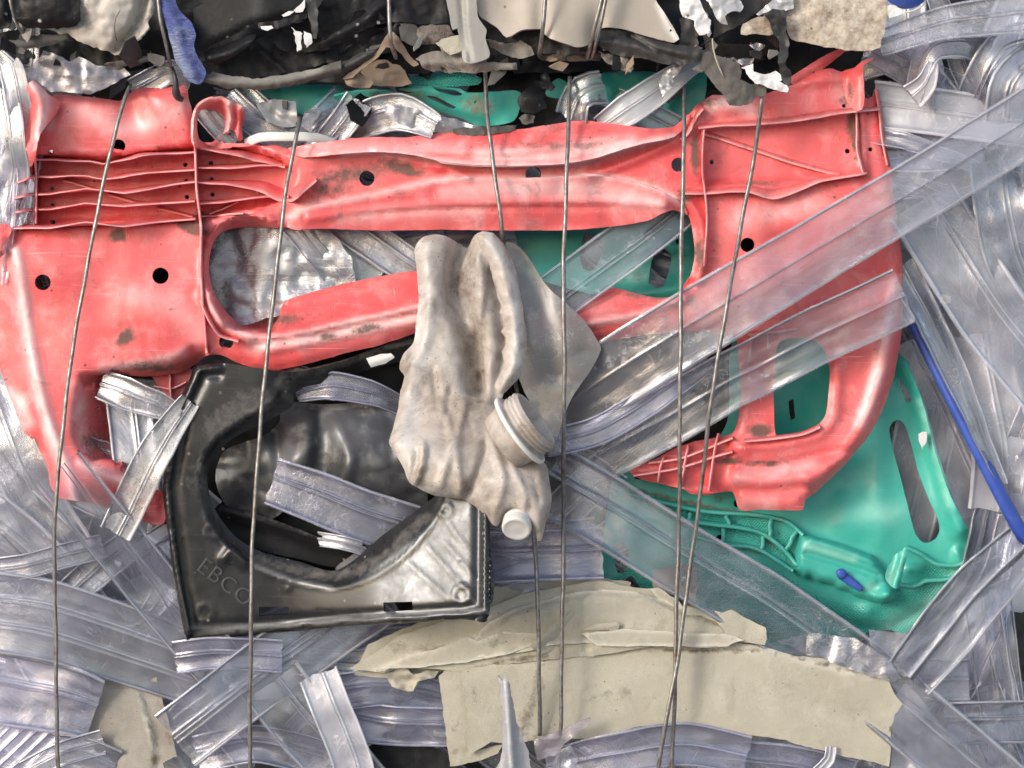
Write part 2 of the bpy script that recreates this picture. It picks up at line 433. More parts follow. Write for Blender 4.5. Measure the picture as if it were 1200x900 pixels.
M = {}
M['red'] = opaque('red_plastic', (.69, .085, .088), (.765, .155, .155), .36, (.12, .085, .068), .6, (.90, .58, .57), .3, .22, 90, grain=.05, scratch=.8, speck=60)
M['redrib'] = opaque('red_rib_plastic', (.69, .095, .096), (.75, .16, .16), .38, (.17, .11, .085), .35, (.86, .42, .42), .12, .15, 90, grain=.05)
M['green'] = opaque('teal_plastic', (.037, .345, .28), (.06, .425, .345), .33, (.15, .12, .08), .22, (.3, .62, .52), .1, .2, 80, grain=.04, texs=1570, scratch=.12)
M['black'] = opaque('black_plastic', (.011, .011, .012), (.016, .016, .017), .42, spec=.17, dirtc=(.10, .09, .08), dirt=.14, wearc=(.12, .12, .12), wear=.06, bst=.22, bsc=100, grain=.06, scratch=.25, speck=55, speckc=(.3, .28, .25))
M['blackw'] = opaque('black_scuffed_plastic', (.012, .011, .012), (.016, .015, .016), .42, (.4, .4, .4), .08, None, 0, .3, 60, spec=.18, grain=.1, scratch=.3, speck=42, speckc=(.7, .7, .7))
M['blackg'] = opaque('dusty_black_plastic', (.022, .02, .02), (.05, .046, .044), .5, (.17, .15, .13), .5, None, 0, .5, 60, grain=.2)
M['blackg2'] = opaque('glossy_black_sheet', (.02, .02, .022), (.035, .035, .037), .36, (.15, .135, .12), .3, (.3, .3, .31), .15, .3, 90, grain=.05, scratch=.5, spec=.8)
M['tray'] = opaque('black_tray_plastic', (.009, .009, .0095), (.013, .013, .0135), .33, (.10, .09, .08), .14, (.2, .2, .2), .02, .035, 120, grain=.05, scratch=.6, spec=.6, speck=50, speckc=(.25, .23, .2))
def milky():
    t = NT('milky_plastic'); oc = t.co()
    big = t.noise(oc, 14, 6, .6, .5); mid = t.noise(oc, 45, 7, .7, .6)
    ad = t.attr('dirt'); aw = t.attr('wear')
    col = t.mix(t.rng(big, .35, .65), (.68, .63, .59), (.54, .455, .385))
    col = t.mix(t.math('MULTIPLY', aw, .8), col, (.72, .71, .71))
    d1 = t.math('MULTIPLY', t.rng(t.noise(oc, 22, 9, .75, .8), .46, .70), .7)
    d2 = t.math('MULTIPLY', t.rng(t.math('ADD', ad, t.math('MULTIPLY', t.math('SUBTRACT', t.noise(oc, 70, 8, .75), .5), 1.4)), .25, .85), t.rng(ad, .02, .15))
    dd = t.math('MAXIMUM', d1, t.math('MULTIPLY', d2, .9))
    col = t.mix(dd, col, t.mix(t.noise(oc, 150, 4), (.11, .07, .045), (.27, .19, .135)))
    sp = t.math('MULTIPLY', t.rng(t.voro(oc, 170), .1, .2, 1, 0), t.rng(t.noise(oc, 40, 3), .5, .6))
    col = t.mix(t.math('MULTIPLY', sp, .7), col, (.06, .04, .03))
    b = t.n('ShaderNodeBsdfPrincipled'); t.l(col, b.inputs['Base Color'])
    t.l(t.math('ADD', t.rng(mid, .3, .7, .28, .42), t.math('MULTIPLY', dd, .4)), b.inputs['Roughness'])
    h = t.math('ADD', t.math('MULTIPLY', mid, 1.0), t.math('MULTIPLY', t.noise(oc, 400, 3), .25)); nr = t.bump(h, .35, .003); t.l(nr, b.inputs['Normal'])
    tl = t.n('ShaderNodeBsdfTranslucent'); t.l(col, tl.inputs[0])
    m = t.n('ShaderNodeMixShader'); m.inputs[0].default_value = .28; t.l(b.outputs[0], m.inputs[1]); t.l(tl.outputs[0], m.inputs[2])
    t.l(m.outputs[0], t.out.inputs[0]); return t.m
M['bottle'] = milky()
M['white'] = opaque('white_plastic', (.74, .73, .71), (.66, .64, .6), .35, (.25, .2, .15), .15, None, 0, .12, 90, sss=.2)
M['bottlew'] = opaque('stopper_plastic', (.66, .65, .63), (.56, .54, .51), .4, (.2, .15, .11), .35, None, 0, .2, 90, sss=.15)
M['card'] = opaque('grey_beige_board', (.46, .425, .345), (.39, .355, .28), .8, (.15, .12, .09), .34, (.62, .585, .50), .4, .5, 160, grain=.6, spec=.2, speck=120, fib=.4)
M['cardb'] = opaque('pale_fibre_board', (.36, .33, .285), (.29, .255, .215), .85, (.2, .13, .09), .3, (.62, .58, .5), .3, .5, 160, grain=.6, spec=.15, speck=120, fib=.6)
M['tan'] = opaque('beige_painted_plastic', (.40, .345, .29), (.36, .305, .25), .45, (.2, .15, .11), .15, (.75, .72, .68), .1, .15, 60, speck=50)
M['cream'] = opaque('cream_stained_plastic', (.62, .55, .45), (.5, .42, .33), .5, (.17, .11, .075), .9, (.7, .66, .6), .3, .35, 60, speck=70)
M['beigebag'] = opaque('beige_leathery_plastic', (.52, .47, .41), (.43, .38, .33), .45, (.17, .13, .1), .3, (.68, .65, .6), .3, .3, 60)
M['grey'] = opaque('grey_plastic', (.30, .285, .26), (.25, .24, .22), .5, (.12, .1, .085), .3, (.45, .44, .42), .2, .2, 80, scratch=.2)
M['dust'] = opaque('dust_caked_plastic', (.20, .17, .145), (.30, .265, .23), .75, (.08, .06, .05), .5, (.42, .39, .35), .4, .8, 90, grain=.5, spec=.2, speck=60)
M['brown'] = opaque('brown_paper_board', (.30, .225, .165), (.25, .185, .135), .75, (.1, .08, .06), .3, None, 0, .3, 90, fib=.6, spec=.2)
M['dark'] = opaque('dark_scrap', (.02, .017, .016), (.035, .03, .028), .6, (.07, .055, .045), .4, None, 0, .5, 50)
M['rubber'] = opaque('grey_rubber', (.075, .068, .062), (.12, .11, .10), .7, (.07, .055, .045), .4, (.3, .28, .25), .2, .4, 90, grain=.4, spec=.25)
M['concrete'] = opaque('concrete', (.34, .34, .35), (.28, .28, .29), .9)
M['paper'] = opaque('torn_white_skin', (.74, .72, .72), (.66, .64, .64), .6, (.2, .16, .13), .25, None, 0, .4, 70, fib=1.2, spec=.3, speck=50)
M['silver'] = opaque('grey_film', (.36, .35, .35), (.46, .45, .46), .28, (.12, .1, .09), .3, (.7, .7, .7), .3, .4, 50, metal=.25)
M['bluerod'] = opaque('blue_plastic', (.025, .06, .32), (.04, .09, .40), .42, (.22, .17, .11), .4, (.25, .35, .7), .15, .15, 80, scratch=.2)
M['bluefilm'] = opaque('blue_woven_film', (.03, .06, .40), (.10, .15, .52), .42, (.20, .18, .16), .4, (.45, .50, .72), .6, 1.0, 80, fib=3.5)
M['clear'] = clear('clear_film')
M['thin'] = clear('clear_film_thin', haze=.025, streak=.16, dirt=.1, sheen=.035)
M['packed'] = clear('packed_film', haze=.38, hcol=(.93, .92, 1.0), rough=.12, dirt=.2, sheen=.08)
M['clearh'] = clear('clear_film_hazy', haze=.13, rough=.14, dirt=.18)
M['cleard'] = clear('clear_film_dirty', haze=.26, dirt=.6, rough=.2, hcol=(.72, .70, .72))
M['clearv'] = clear('clear_film_violet', tint=(.90, .89, .98), haze=.09, hcol=(.80, .79, 1.0))
M['clearp'] = clear('clear_film_pink', tint=(.92, .87, .91), haze=.16, hcol=(.76, .68, .74), rough=.18)
M['milk'] = clear('clear_film_milky', haze=.36, hcol=(.93, .92, 1.0), rough=.14, bst=.35)
M['clearshine'] = clear('clear_film_shiny', haze=.18, hcol=(.90, .90, 1.0), rough=.1, ior=1.9, sheen=.10, bst=.35)

def wire_mat():
    t = NT('galvanised_wire'); oc = t.co('UV')
    b = t.n('ShaderNodeBsdfPrincipled'); n1 = t.noise(t.map(oc, (3, 1, 1)), 4, 5)
    ru = t.rng(t.noise(t.map(oc, (1.3, .4, 1)), 3, 6, .7), .52, .66)
    t.l(t.mix(ru, t.mix(t.rng(n1, .35, .65), (.30, .29, .28), (.15, .135, .125)), (.13, .075, .045)), b.inputs['Base Color'])
    b.inputs['Metallic'].default_value = .55; t.l(t.rng(n1, .3, .7, .3, .5), b.inputs['Roughness'])
    t.l(t.bump(t.noise(t.map(oc, (60, 4, 1)), 1, 4), .3, .0006), b.inputs['Normal'])
    t.l(b.outputs[0], t.out.inputs[0]); return t.m
M['wire'] = wire_mat()
M['bottlet'] = clear('milky_bottle_wall', tint=(.86, .83, .80), haze=.42, hcol=(.60, .56, .53), rough=.3, dirt=.35, streak=.05, ior=1.4)
# ------------------------------------------------------------------ the red moulded panel
RED_OUT = [(62,112),(85,112),(115,115),(140,118),(148,112),(160,104),(180,103),(205,101),(217,98),(221,115),(226,140),(229,168),
 (250,171),(275,172),(300,172),(325,170),(336,174),(350,173),(370,170),(400,166),(440,162),(470,163),(500,160),(525,156),(545,152),(580,157),(605,154),(650,147),(680,143),(720,147),(760,152),(790,150),(805,136),(818,122),(835,112),(850,112),(880,115),(900,109),(930,98),(950,87),(972,80),(985,84),(1000,82),
 (1006,100),(1012,114),(1022,113),(1027,104),(1032,125),(1036,160),(1042,193),(1048,230),(1053,265),(1057,310),(1058,345),(1056,395),(1050,430),(1040,465),(1022,505),(1000,533),(975,560),(955,578),(943,586),(940,597),(920,598),(895,597),(867,597),(862,586),(858,576),(830,578),(800,573),(770,566),(745,559),(738,549),
 (770,537),(800,522),(840,512),(860,505),(868,470),(866,430),(862,397),(840,392),(800,388),(760,392),(720,398),(700,400),(660,405),
 (600,388),(540,380),(490,390),(440,406),(400,415),(360,426),(325,433),(300,432),(275,424),(258,416),(243,417),(232,425),(222,431),(208,437),(180,441),(150,440),(124,442),
 (125,470),(128,500),(131,536),(142,541),(160,570),(192,578),(190,615),(150,602),(110,590),(70,584),
 (65,580),(50,556),(35,528),(22,492),(10,460),(0,432),(-10,400),(-12,330),(-6,300),(4,290),(14,266),(30,262),(38,250),(40,225),(38,200),(36,180),(33,165),(42,140)]
OVAL = [(245,310),(250,285),(262,271),(290,266),(325,267),(380,266),(450,268),(520,267),(585,268),(640,268),(690,266),(730,262),(760,255),(775,247),(787,243),(800,244),(808,256),(812,275),(814,300),(808,325),(798,340),(785,348),(765,348),(735,341),(715,337),(690,350),(660,368),(600,360),(540,330),(490,318),(450,323),(400,333),(350,347),(315,358),(300,365),(285,374),(272,372),(258,355),(248,335)]
ARMHOLE = [(913,402),(940,396),(962,404),(972,430),(971,460),(967,487),(955,501),(935,508),(911,513),(907,480),(907,440)]
HOLES = [(430,209,9),(625,204,9.5),(795,193,8.5),(139,171,8),(50,331,9.5),(188,323,9.8),(265,401,8.5),(876,287,8.5),(993,177,3),(1020,175,2.6),(989,124,2.4),(834,190,2.6),
         (217,193,2.6),(218,212,2.4),(219,231,2.6),(247,191,2.8),(248,210,2.6),(249,228,2.6),(60,179,3.6),(61,221,2.6),(62,241,2.6),(62,260,2.6)]
C1 = [(400,180),(440,178),(480,181),(520,189),(560,193),(610,194),(660,192),(700,184),(750,169),(790,160)]
C2 = [(335,255),(365,242),(400,236),(440,228),(480,218),(510,211),(560,209),(620,209),(660,207),(710,207),(745,214),(775,224),(800,240)]
FLANGE = [(335,176),(350,185),(370,187)] + C1 + [(800,150),(790,140),(700,130),(600,140),(500,145),(400,150),(340,160)]
LIP = C2 + [(790,262),(700,285),(500,285),(335,285)]
CELLS = [(44,182),(120,186),(225,172),(240,172),(300,176),(330,186),(345,200),(338,225),(325,240),(290,248),(262,252),(240,258),(228,257),(30,264),(36,220)]
LOWCREST = [(243,345),(256,376),(280,390),(305,396),(340,393),(400,380),(450,370),(495,360),(560,366),(640,384),(700,378),(760,366),(800,350)]
RB = [(826,150),(826,215),(950,208),(1010,198),(1006,130)]
CUTW = [(96,441),(88,455),(83,480),(82,505),(86,522),(93,536),(150,540),(150,436)]
LEGX = [(18,295),(26,340),(32,385),(42,440),(55,490),(68,525),(80,555),(90,590)]
def red_dep(X, Y):
    z = 7 * nz(X, Y, 130, 3, 2) + 1.8 * nz(X, Y, 40, 5, 2) + 6 * crumple(X, Y, 120, 17)
    e = dist(RED_OUT, X, Y, True)
    # left
    z -= 34 * plat(X, Y, CELLS, 3)
    z += 7 * bump(X, Y, 100, 140, 45, 30) - 8 * bump(X, Y, 155, 130, 16, 26) + 9 * bump(X, Y, 195, 125, 28, 22)
    z += 8 * bump(X, Y, 60, 310, 60, 30) + 9 * bump(X, Y, 180, 370, 60, 45) - 6 * bump(X, Y, 120, 330, 30, 60)
    z -= 26 * slope(X, Y, [(95,436),(130,428),(160,424),(205,418),(225,402),(245,405),(235,440),(160,450),(95,450)], 22, [(95,436),(130,428),(160,424),(205,418),(225,402),(243,404)])
    z -= 55 * slope(X, Y, CUTW, 42, [(96,441),(88,455),(83,480),(82,505),(86,522),(93,536)])
    legp = LEGX + [(65,600),(35,540),(8,465),(-20,400),(-25,300)]
    z -= 22 * slope(X, Y, legp, 30, LEGX) - 7 * ridge(X, Y, LEGX, 7)
    z += 8 * ridge(X, Y, [(5,455),(20,480),(28,505)], 8)
    z += 7 * ridge(X, Y, [(100,545),(130,560),(170,570)], 10) - 6 * ridge(X, Y, [(105,540),(130,548),(150,552)], 5)
    # bars
    z += 5 * ridge(X, Y, [(455,182),(490,190),(516,197)], 4) + 5 * ridge(X, Y, [(515,193),(535,202),(550,210)], 4)
    z += 7 * ridge(X, Y, [(690,207),(730,193),(770,176),(796,163)], 4)
    z -= 6 * bump(X, Y, 335, 258, 10, 20)
    # oval surround
    rimL = [(330,263),(318,258),(295,251),(272,254),(252,270),(241,298),(240,325),(247,352),(262,378)]
    oz = plat(X, Y, [(330,262),(295,250),(268,254),(248,272),(239,300),(238,328),(246,356),(262,382),(320,390),(350,300)], 2)
    z += 12 * ridge(X, Y, rimL, 4)
    z -= oz * 40 * np.clip(dist(cat(rimL, 8), X, Y) / 14, 0, 1) * (X < 330)
    low = (dist(cat(LOWCREST, 12), X, Y))
    up = plat(X, Y, LOWCREST + [(815,330),(715,320),(600,300),(490,300),(300,350),(270,345)], 2)
    z += 16 * np.exp(-(low / 9) ** 2) - up * 20 * np.clip(low / 34, 0, 1)
    z += 6 * ridge(X, Y, [(310,412),(360,402),(430,388),(490,376)], 5) - 7 * ridge(X, Y, [(300,402),(360,394),(430,378),(490,366)], 4)
    z -= 8 * ridge(X, Y, [(680,388),(740,374),(800,357)], 5)
    rimR = [(796,232),(810,240),(820,256),(825,280),(825,305),(818,330)]
    z += 10 * ridge(X, Y, rimR, 5)
    # right
    z -= 10 * plat(X, Y, RB, 4) + 7 * plat(X, Y, [(1012,115),(1034,110),(1044,195),(1016,205)], 4)
    z -= 8 * plat(X, Y, [(822,115),(1000,95),(1003,126),(880,142),(822,145)], 5)
    z += 10 * bump(X, Y, 850, 128, 26, 12, -20) + 9 * ridge(X, Y, [(805,150),(815,135),(840,118)], 8)
    z -= 12 * ridge(X, Y, [(800,158),(812,140),(826,130)], 3)
    z += 7 * bump(X, Y, 930, 260, 70, 30) + 5 * bump(X, Y, 1000, 300, 40, 60)
    outR = [(1052,330),(1040,380),(1033,430),(1015,490),(990,532),(950,562)]
    z += 6 * ridge(X, Y, outR, 9)
    z -= 26 * slope(X, Y, outR + [(945,600),(1010,560),(1080,430),(1075,330)], 34, outR)
    rimA = [(980,400),(982,440),(977,490),(960,510),(935,517),(908,522),(870,525)]
    z += 7 * ridge(X, Y, rimA, 6)
    z -= 7 * ridge(X, Y, [(858,544),(890,548),(930,541),(965,532),(1000,528)], 5)
    z += 6 * ridge(X, Y, [(862,560),(900,565),(945,558)], 6) - 4 * ridge(X, Y, [(864,573),(900,577),(945,572)], 5)
    z -= 14 * plat(X, Y, [(735,535),(855,500),(860,580),(735,565)], 4)
    z -= 8 * np.exp(-(e / 5) ** 2)
    return z
def red_dirt(X, Y):
    r = 0 * X
    for x, y, a, b, k, an in ((147,395,14,10,.75,-40),(138,275,12,9,.8,0),(225,266,20,9,1,20),(235,260,8,16,.8,0),(410,205,60,14,.55,-10),(470,197,30,9,.75,15),(385,222,40,14,.5,-15),
        (180,430,40,8,.6,0),(110,520,18,20,.55,0),(120,455,20,20,.4,0),(830,120,20,12,.5,0),(1000,145,9,22,.8,0),(1003,165,5,26,.7,0),(990,118,18,7,.5,0),(930,140,50,5,.6,-3),(815,180,6,30,.8,0),(803,230,10,12,.7,0),
        (360,325,50,14,.5,-12),(330,375,40,9,.55,-8),(430,385,20,5,.8,-10),(385,395,14,5,.7,0),(760,345,40,8,.6,0),(890,505,14,8,.9,0),(855,540,18,5,.8,0),(900,543,40,3,.8,0),(820,300,8,26,.7,0),(640,170,120,6,.35,0),
        (40,520,6,12,.7,0),(27,545,5,6,.6,0),(112,330,9,4,.4,0),(200,362,8,3,.5,0),(885,215,40,5,.45,0),(1035,165,5,20,.6,0),(900,225,60,8,.35,-8)):
        r = np.maximum(r, 1.35 * k * bump(X, Y, x, y, a, b, an))
    return r
def red_wear_gloss(X, Y):  # stress whitening, with gloss on the folds painted in as pale colour
    r = 0 * X
    for pl, w, k in ((LEGX, 8, 1), ([(95,130),(150,150),(215,128)], 14, .5), ([(150,150),(190,140),(222,120)], 9, .7), ([(300,405),(360,398),(430,384),(490,371)], 7, 1),
        ([(520,225),(600,222),(700,226),(770,240)], 9, .7), ([(360,175),(440,172),(540,174)], 8, .6), ([(560,180),(660,178),(720,165)], 7, .8), (C1, 4, 1), (C2, 4, .9), ([(540,222),(620,218),(700,222),(760,236)], 12, .75), ([(400,256),(470,250),(560,250)], 9, .4), ([(560,184),(660,183),(740,166)], 8, .8), ([(400,176),(460,172),(540,178)], 7, .6), ([(1050,330),(1036,400),(1026,450),(1008,495)], 7, .8),
        ([(880,130),(850,118),(835,125)], 9, .9), ([(985,100),(1000,130)], 10, .5), ([(120,430),(180,425),(215,412)], 6, .6), ([(20,470),(32,495)], 9, .7), ([(100,545),(130,558),(165,572)], 8, .8),
        ([(870,260),(900,250),(960,240)], 14, .45), ([(860,560),(905,553),(950,545)], 8, .5), ([(860,590),(900,592)], 8, .4), ([(95,470),(92,500),(98,525)], 11, .5), ([(160,345),(205,360),(235,395)], 14, .45), ([(60,120),(58,145)],6,.8), (LOWCREST,4,.7)):
        r = np.maximum(r, k * ridge(X, Y, pl, w))
    return r
def flange_dep(X, Y):
    d = dist(cat(C1, 12), X, Y)
    return red_dep(X, Y) + (21 - 14 * np.clip(d / 42, 0, 1.3)) * sst((X - 338) / 40) * sst((812 - X) / 40) + 3 + 5 * ridge(X, Y, [(440,174),(520,176),(600,176),(680,166),(760,153)], 5) - 3 * ridge(X, Y, [(500,186),(600,187),(700,175)], 3)
def lip_dep(X, Y):
    d = dist(cat(C2, 12), X, Y)
    return red_dep(X, Y) + 3 + (22 - 20 * np.clip(d / 58, 0, 1)) * sst((X - 332) / 30) * sst((806 - X) / 30) + 4 * ridge(X, Y, [(360,257),(430,247),(520,239),(620,237),(700,236),(780,240)], 4) - 3 * ridge(X, Y, [(400,252),(520,245),(620,243),(720,243)], 2.5)
red = thing('moulded_panel', 'big crushed red ribbed plastic panel with a long oval opening, strapped across the bale', 'plastic panel', 560, 300, 0)
hl = [circle(x, y, r, 14) for x, y, r in HOLES]
sheet('shell', RED_OUT, red_dep, M['red'], [OVAL, ARMHOLE] + hl, 5, 4, red, jag=.7, dirt=red_dirt, wear=red_wear_gloss)
sheet('folded_flange', [(338,174),(350,171),(370,168),(400,164),(440,160),(470,161),(500,158),(525,154),(545,150),(580,155),(605,152),(650,145),(680,141),(720,145),(760,150),(790,148),(806,134),(808,142)] + C1[::-1] + [(375,183),(352,184)], flange_dep, M['red'], step=4, th=3, parent=red, jag=.4, dirt=red_dirt, wear=red_wear_gloss, seed=31)
sheet('folded_lip', [(334,262)] + C2[1:] + [(806,252),(790,246),(776,250),(760,258),(730,264),(690,268),(640,270),(585,270),(520,269),(450,270),(380,268),(345,269)], lip_dep, M['red'], step=4, th=3, parent=red, jag=.4, dirt=red_dirt, wear=red_wear_gloss, seed=32)
def rr(pts, h, lean=0, base=red_dep, t=2.6, seed=1, dirt=.12): wall('rib', pts, base, h, M['redrib'], t, red, lean, seed=seed, dirt=dirt)
rr([(41,180),(42,215),(42,262)], 38, 0, t=3)
rr([(229,168),(231,215),(235,262),(237,330),(240,385),(243,414)], [38,40,38,16,12,10], [0,1,-1,2,0,1], t=3.4, seed=4)
HK = 1.55
LR = [[(42,186),(75,186),(105,190),(120,194),(135,189),(165,180),(228,178)], [(20,214),(42,206),(80,206),(118,210),(150,203),(228,198)], [(16,232),(42,226),(100,224),(150,222),(228,212)], [(18,248),(42,244),(90,241),(150,238),(228,235)], [(16,267),(42,265),(120,263),(180,259),(229,256)]]
for k, q in enumerate(LR): rr(q, [26,37,34,38,36] if k < 4 else [20,32,32,30], [1,3,-3,4,2,1], t=2.6, seed=10 + k)
rr([(75,210),(95,216),(112,221)], 10, 2); rr([(128,226),(150,233),(168,237)], 10, 3); rr([(185,242),(210,248),(226,252)], 10, 3)
rr([(231,173),(260,174),(290,177),(315,184),(335,193)], [36,34,26,12], [0,6,10,4], t=3, seed=21)
rr([(232,195),(270,193),(305,191),(330,192)], [34,30,14], [2,5,2], seed=22)
rr([(232,212),(270,212),(310,213),(335,222),(352,216),(370,209)], [34,32,24,24,12], [2,4,12,16,3], t=3, seed=23)
rr([(233,236),(270,234),(310,229),(338,230)], [32,26,10], [3,2,1], seed=24)
rr([(245,249),(262,243),(278,235)], 9, 2); rr([(300,224),(310,219),(318,217)], 9, 2)
rr([(234,254),(262,252),(285,250)], 12, 0, seed=26)
rr([(237,350),(245,370),(258,390),(280,398)], [12,14,8], 3, seed=27)
RBr = [([(818,148),(850,144),(880,142),(930,137),(980,129),(1031,126)], [15,18,20,18,14], [3,5,6,2]), ([(1003,128),(1006,150),(1008,180),(1014,204)], [15,16,10], [0,4,2]),
       ([(822,148),(823,180),(826,215),(828,245),(828,312)], [12,16,17,12,8], [-4,2,0,3]), ([(802,224),(840,222),(880,218),(905,222),(930,217),(960,209),(1016,202)], [15,17,15,14,16,13], [4,5,12,4,2]),
       ([(826,154),(870,168),(930,188),(985,203)], [5,6,7,4], 4), ([(1028,104),(1033,140),(1037,170),(1042,193)], [8,13,9], [2,3]), ([(797,163),(805,155),(812,140),(822,126)], [10,12,8], 3)]
for k, (q, h, le) in enumerate(RBr): rr(q, h, le, t=3, seed=40 + k, dirt=.3)
for k, q in enumerate(([(779,536),(775,550),(772,565)], [(808,522),(804,545),(799,570)], [(843,508),(838,535),(832,575)], [(742,556),(770,552),(800,546),(840,533),(858,528)], [(760,541),(800,535),(858,512)])): rr(q, 14, 2, t=3, seed=60 + k, dirt=.25)
for k, q in enumerate(([(884,392),(882,410),(880,425)], [(902,392),(903,410)], [(876,390),(905,387),(935,383)], [(872,515),(905,512),(940,507),(960,498)])): rr(q, 13, 3, t=3, seed=70 + k, dirt=.3)
# folded-over tabs and the curled lip are pieces of the same moulding
flap = lambda X, Y: 10 + 30 * ridge(X, Y, [(36,96),(48,125),(40,180)], 13) - 14 * ridge(X, Y, [(28,120),(30,160)], 8) + 3 * nz(X, Y, 20)
sheet('folded_corner', [(33,97),(38,94),(46,98),(58,110),(70,119),(67,132),(56,145),(46,160),(41,186),(36,196),(32,178),(20,166),(26,140),(29,118)], flap, M['red'], step=4, th=3, parent=red, jag=.6, wear=lambda X, Y: ridge(X, Y, [(40,100),(56,118),(46,160)], 7), seed=5)
sheet('bent_tab', [(985,88),(990,83),(1000,80),(1010,72),(1024,68),(1012,78),(1013,100),(1012,126),(1003,130),(994,122),(988,105)], lambda X, Y: 8 + 16 * sst((X - 990) / 20) + 8 * sst((90 - Y) / 15), M['red'], step=3.5, th=3, parent=red, jag=.6, dirt=lambda X, Y: .7 * bump(X, Y, 996, 105, 4, 20), seed=6)
sheet('upper_sliver', [(925,92),(945,78),(965,66),(985,57),(990,60),(968,78),(948,92),(930,100)], lambda X, Y: -8 + 8 * ridge(X, Y, [(925,95),(985,58)], 5), M['red'], step=4, th=3, parent=red, jag=.5)
curl = [(229,170),(227,142),(232,125),(245,116),(260,114),(272,119),(285,126),(287,135),(284,150),(285,163),(279,166),(276,156),(270,152),(263,156),(259,160),(262,168),(272,173),(250,174)]
curlh = [(234,163),(231,146),(233,132),(240,128),(249,133),(258,143),(262,150),(257,157),(252,164),(244,168)]
sheet('curled_lip', curl, lambda X, Y: -6 + 30 * np.exp(-(dist(curl[:7], X, Y) / 9) ** 2) - 14 * np.exp(-(dist(curlh, X, Y, True) / 6) ** 2) + 16 * ridge(X, Y, [(268,122),(270,140),(266,155)], 4) + 10 * ridge(X, Y, [(281,128),(279,160)], 4), M['red'], [curlh], 3, 3, red, jag=.4, wear=lambda X, Y: .9 * ridge(X, Y, [(268,122),(270,140),(266,155)], 4) + .6 * ridge(X, Y, curl[:7], 3), seed=9)
GRID = [(160,437),(222,430),(224,440),(214,460),(207,477),(198,470),(185,452),(176,440)]
sheet('rear_web', GRID, -52, M['red'], step=5, th=3, parent=red)
wall('rib', [(199,435),(199,455),(201,474)], -52, 16, M['redrib'], 2.6, red); wall('rib', [(180,452),(200,456),(218,448)], -52, 13, M['redrib'], 2.6, red)
sheet('torn_corner', [(0,262),(10,263),(14,270),(8,282),(2,292),(-12,300),(-14,270)], lambda X, Y: 16 + 6 * nz(X, Y, 12), M['red'], step=4, th=3, parent=red, jag=.8, seed=12)

# ------------------------------------------------------------------ teal plastic
LATCH = [(938,624),(975,634),(1005,644),(1022,650),(1034,664),(1044,682),(1052,690),(1047,702),(1035,708),(1018,704),(1000,698),(997,694),(980,690),(977,686),(958,682),(948,676),(942,679),(930,668),(932,645)]
def teal_dep(X, Y):
    z = -58 + 10 * nz(X, Y, 120, 21, 2) + 3 * nz(X, Y, 40, 8, 2)
    z += 22 * ridge(X, Y, [(1062,425),(1085,480),(1100,530),(1114,580),(1126,620)], 13)
    z += 8 * plat(X, Y, [(1118,642),(1123,640),(1128,650),(1130,660),(1117,658)], 3) + 6 * plat(X, Y, [(1062,662),(1080,661),(1083,668),(1078,672),(1060,671)], 3)
    z += 6 * plat(X, Y, LATCH, 4)
    z += 6 * ridge(X, Y, [(950,632),(990,645),(1025,660)], 3) - 5 * ridge(X, Y, [(945,648),(990,662),(1030,676)], 3)
    z += 10 * bump(X, Y, 1040, 700, 14, 8) - 8 * bump(X, Y, 1028, 690, 8, 5) + 8 * bump(X, Y, 1015, 717, 10, 9)
    z += 9 * bump(X, Y, 1010, 610, 50, 30) - 10 * bump(X, Y, 960, 560, 60, 50) + 6 * bump(X, Y, 890, 470, 30, 50) + 5 * bump(X, Y, 1030, 560, 12, 50)
    z -= 12 * ridge(X, Y, [(945,720),(990,735),(1040,738),(1085,715)], 9)
    return z
teal = thing('crate_panel', 'teal plastic crate side with slots and a broken latch below the red panel', 'crate panel', 980, 610, -55)
HS = [[(1042,503),(1046,495),(1053,492),(1060,498),(1067,518),(1076,552),(1088,584),(1098,606),(1101,620),(1096,632),(1083,636),(1073,626),(1066,602),(1056,562),(1047,528)],
      [(1052,442),(1057,447),(1068,466),(1067,472),(1062,472),(1057,460)], circle(844,632,5.5,14), circle(863,590,3.2,14, 4.5), circle(721,559,5,14), circle(748,559,5,14,3), [(722,640),(730,636),(736,645),(736,662),(730,672),(724,671),(720,658)],
      [(924,470),(930,468),(932,490),(926,493)]]
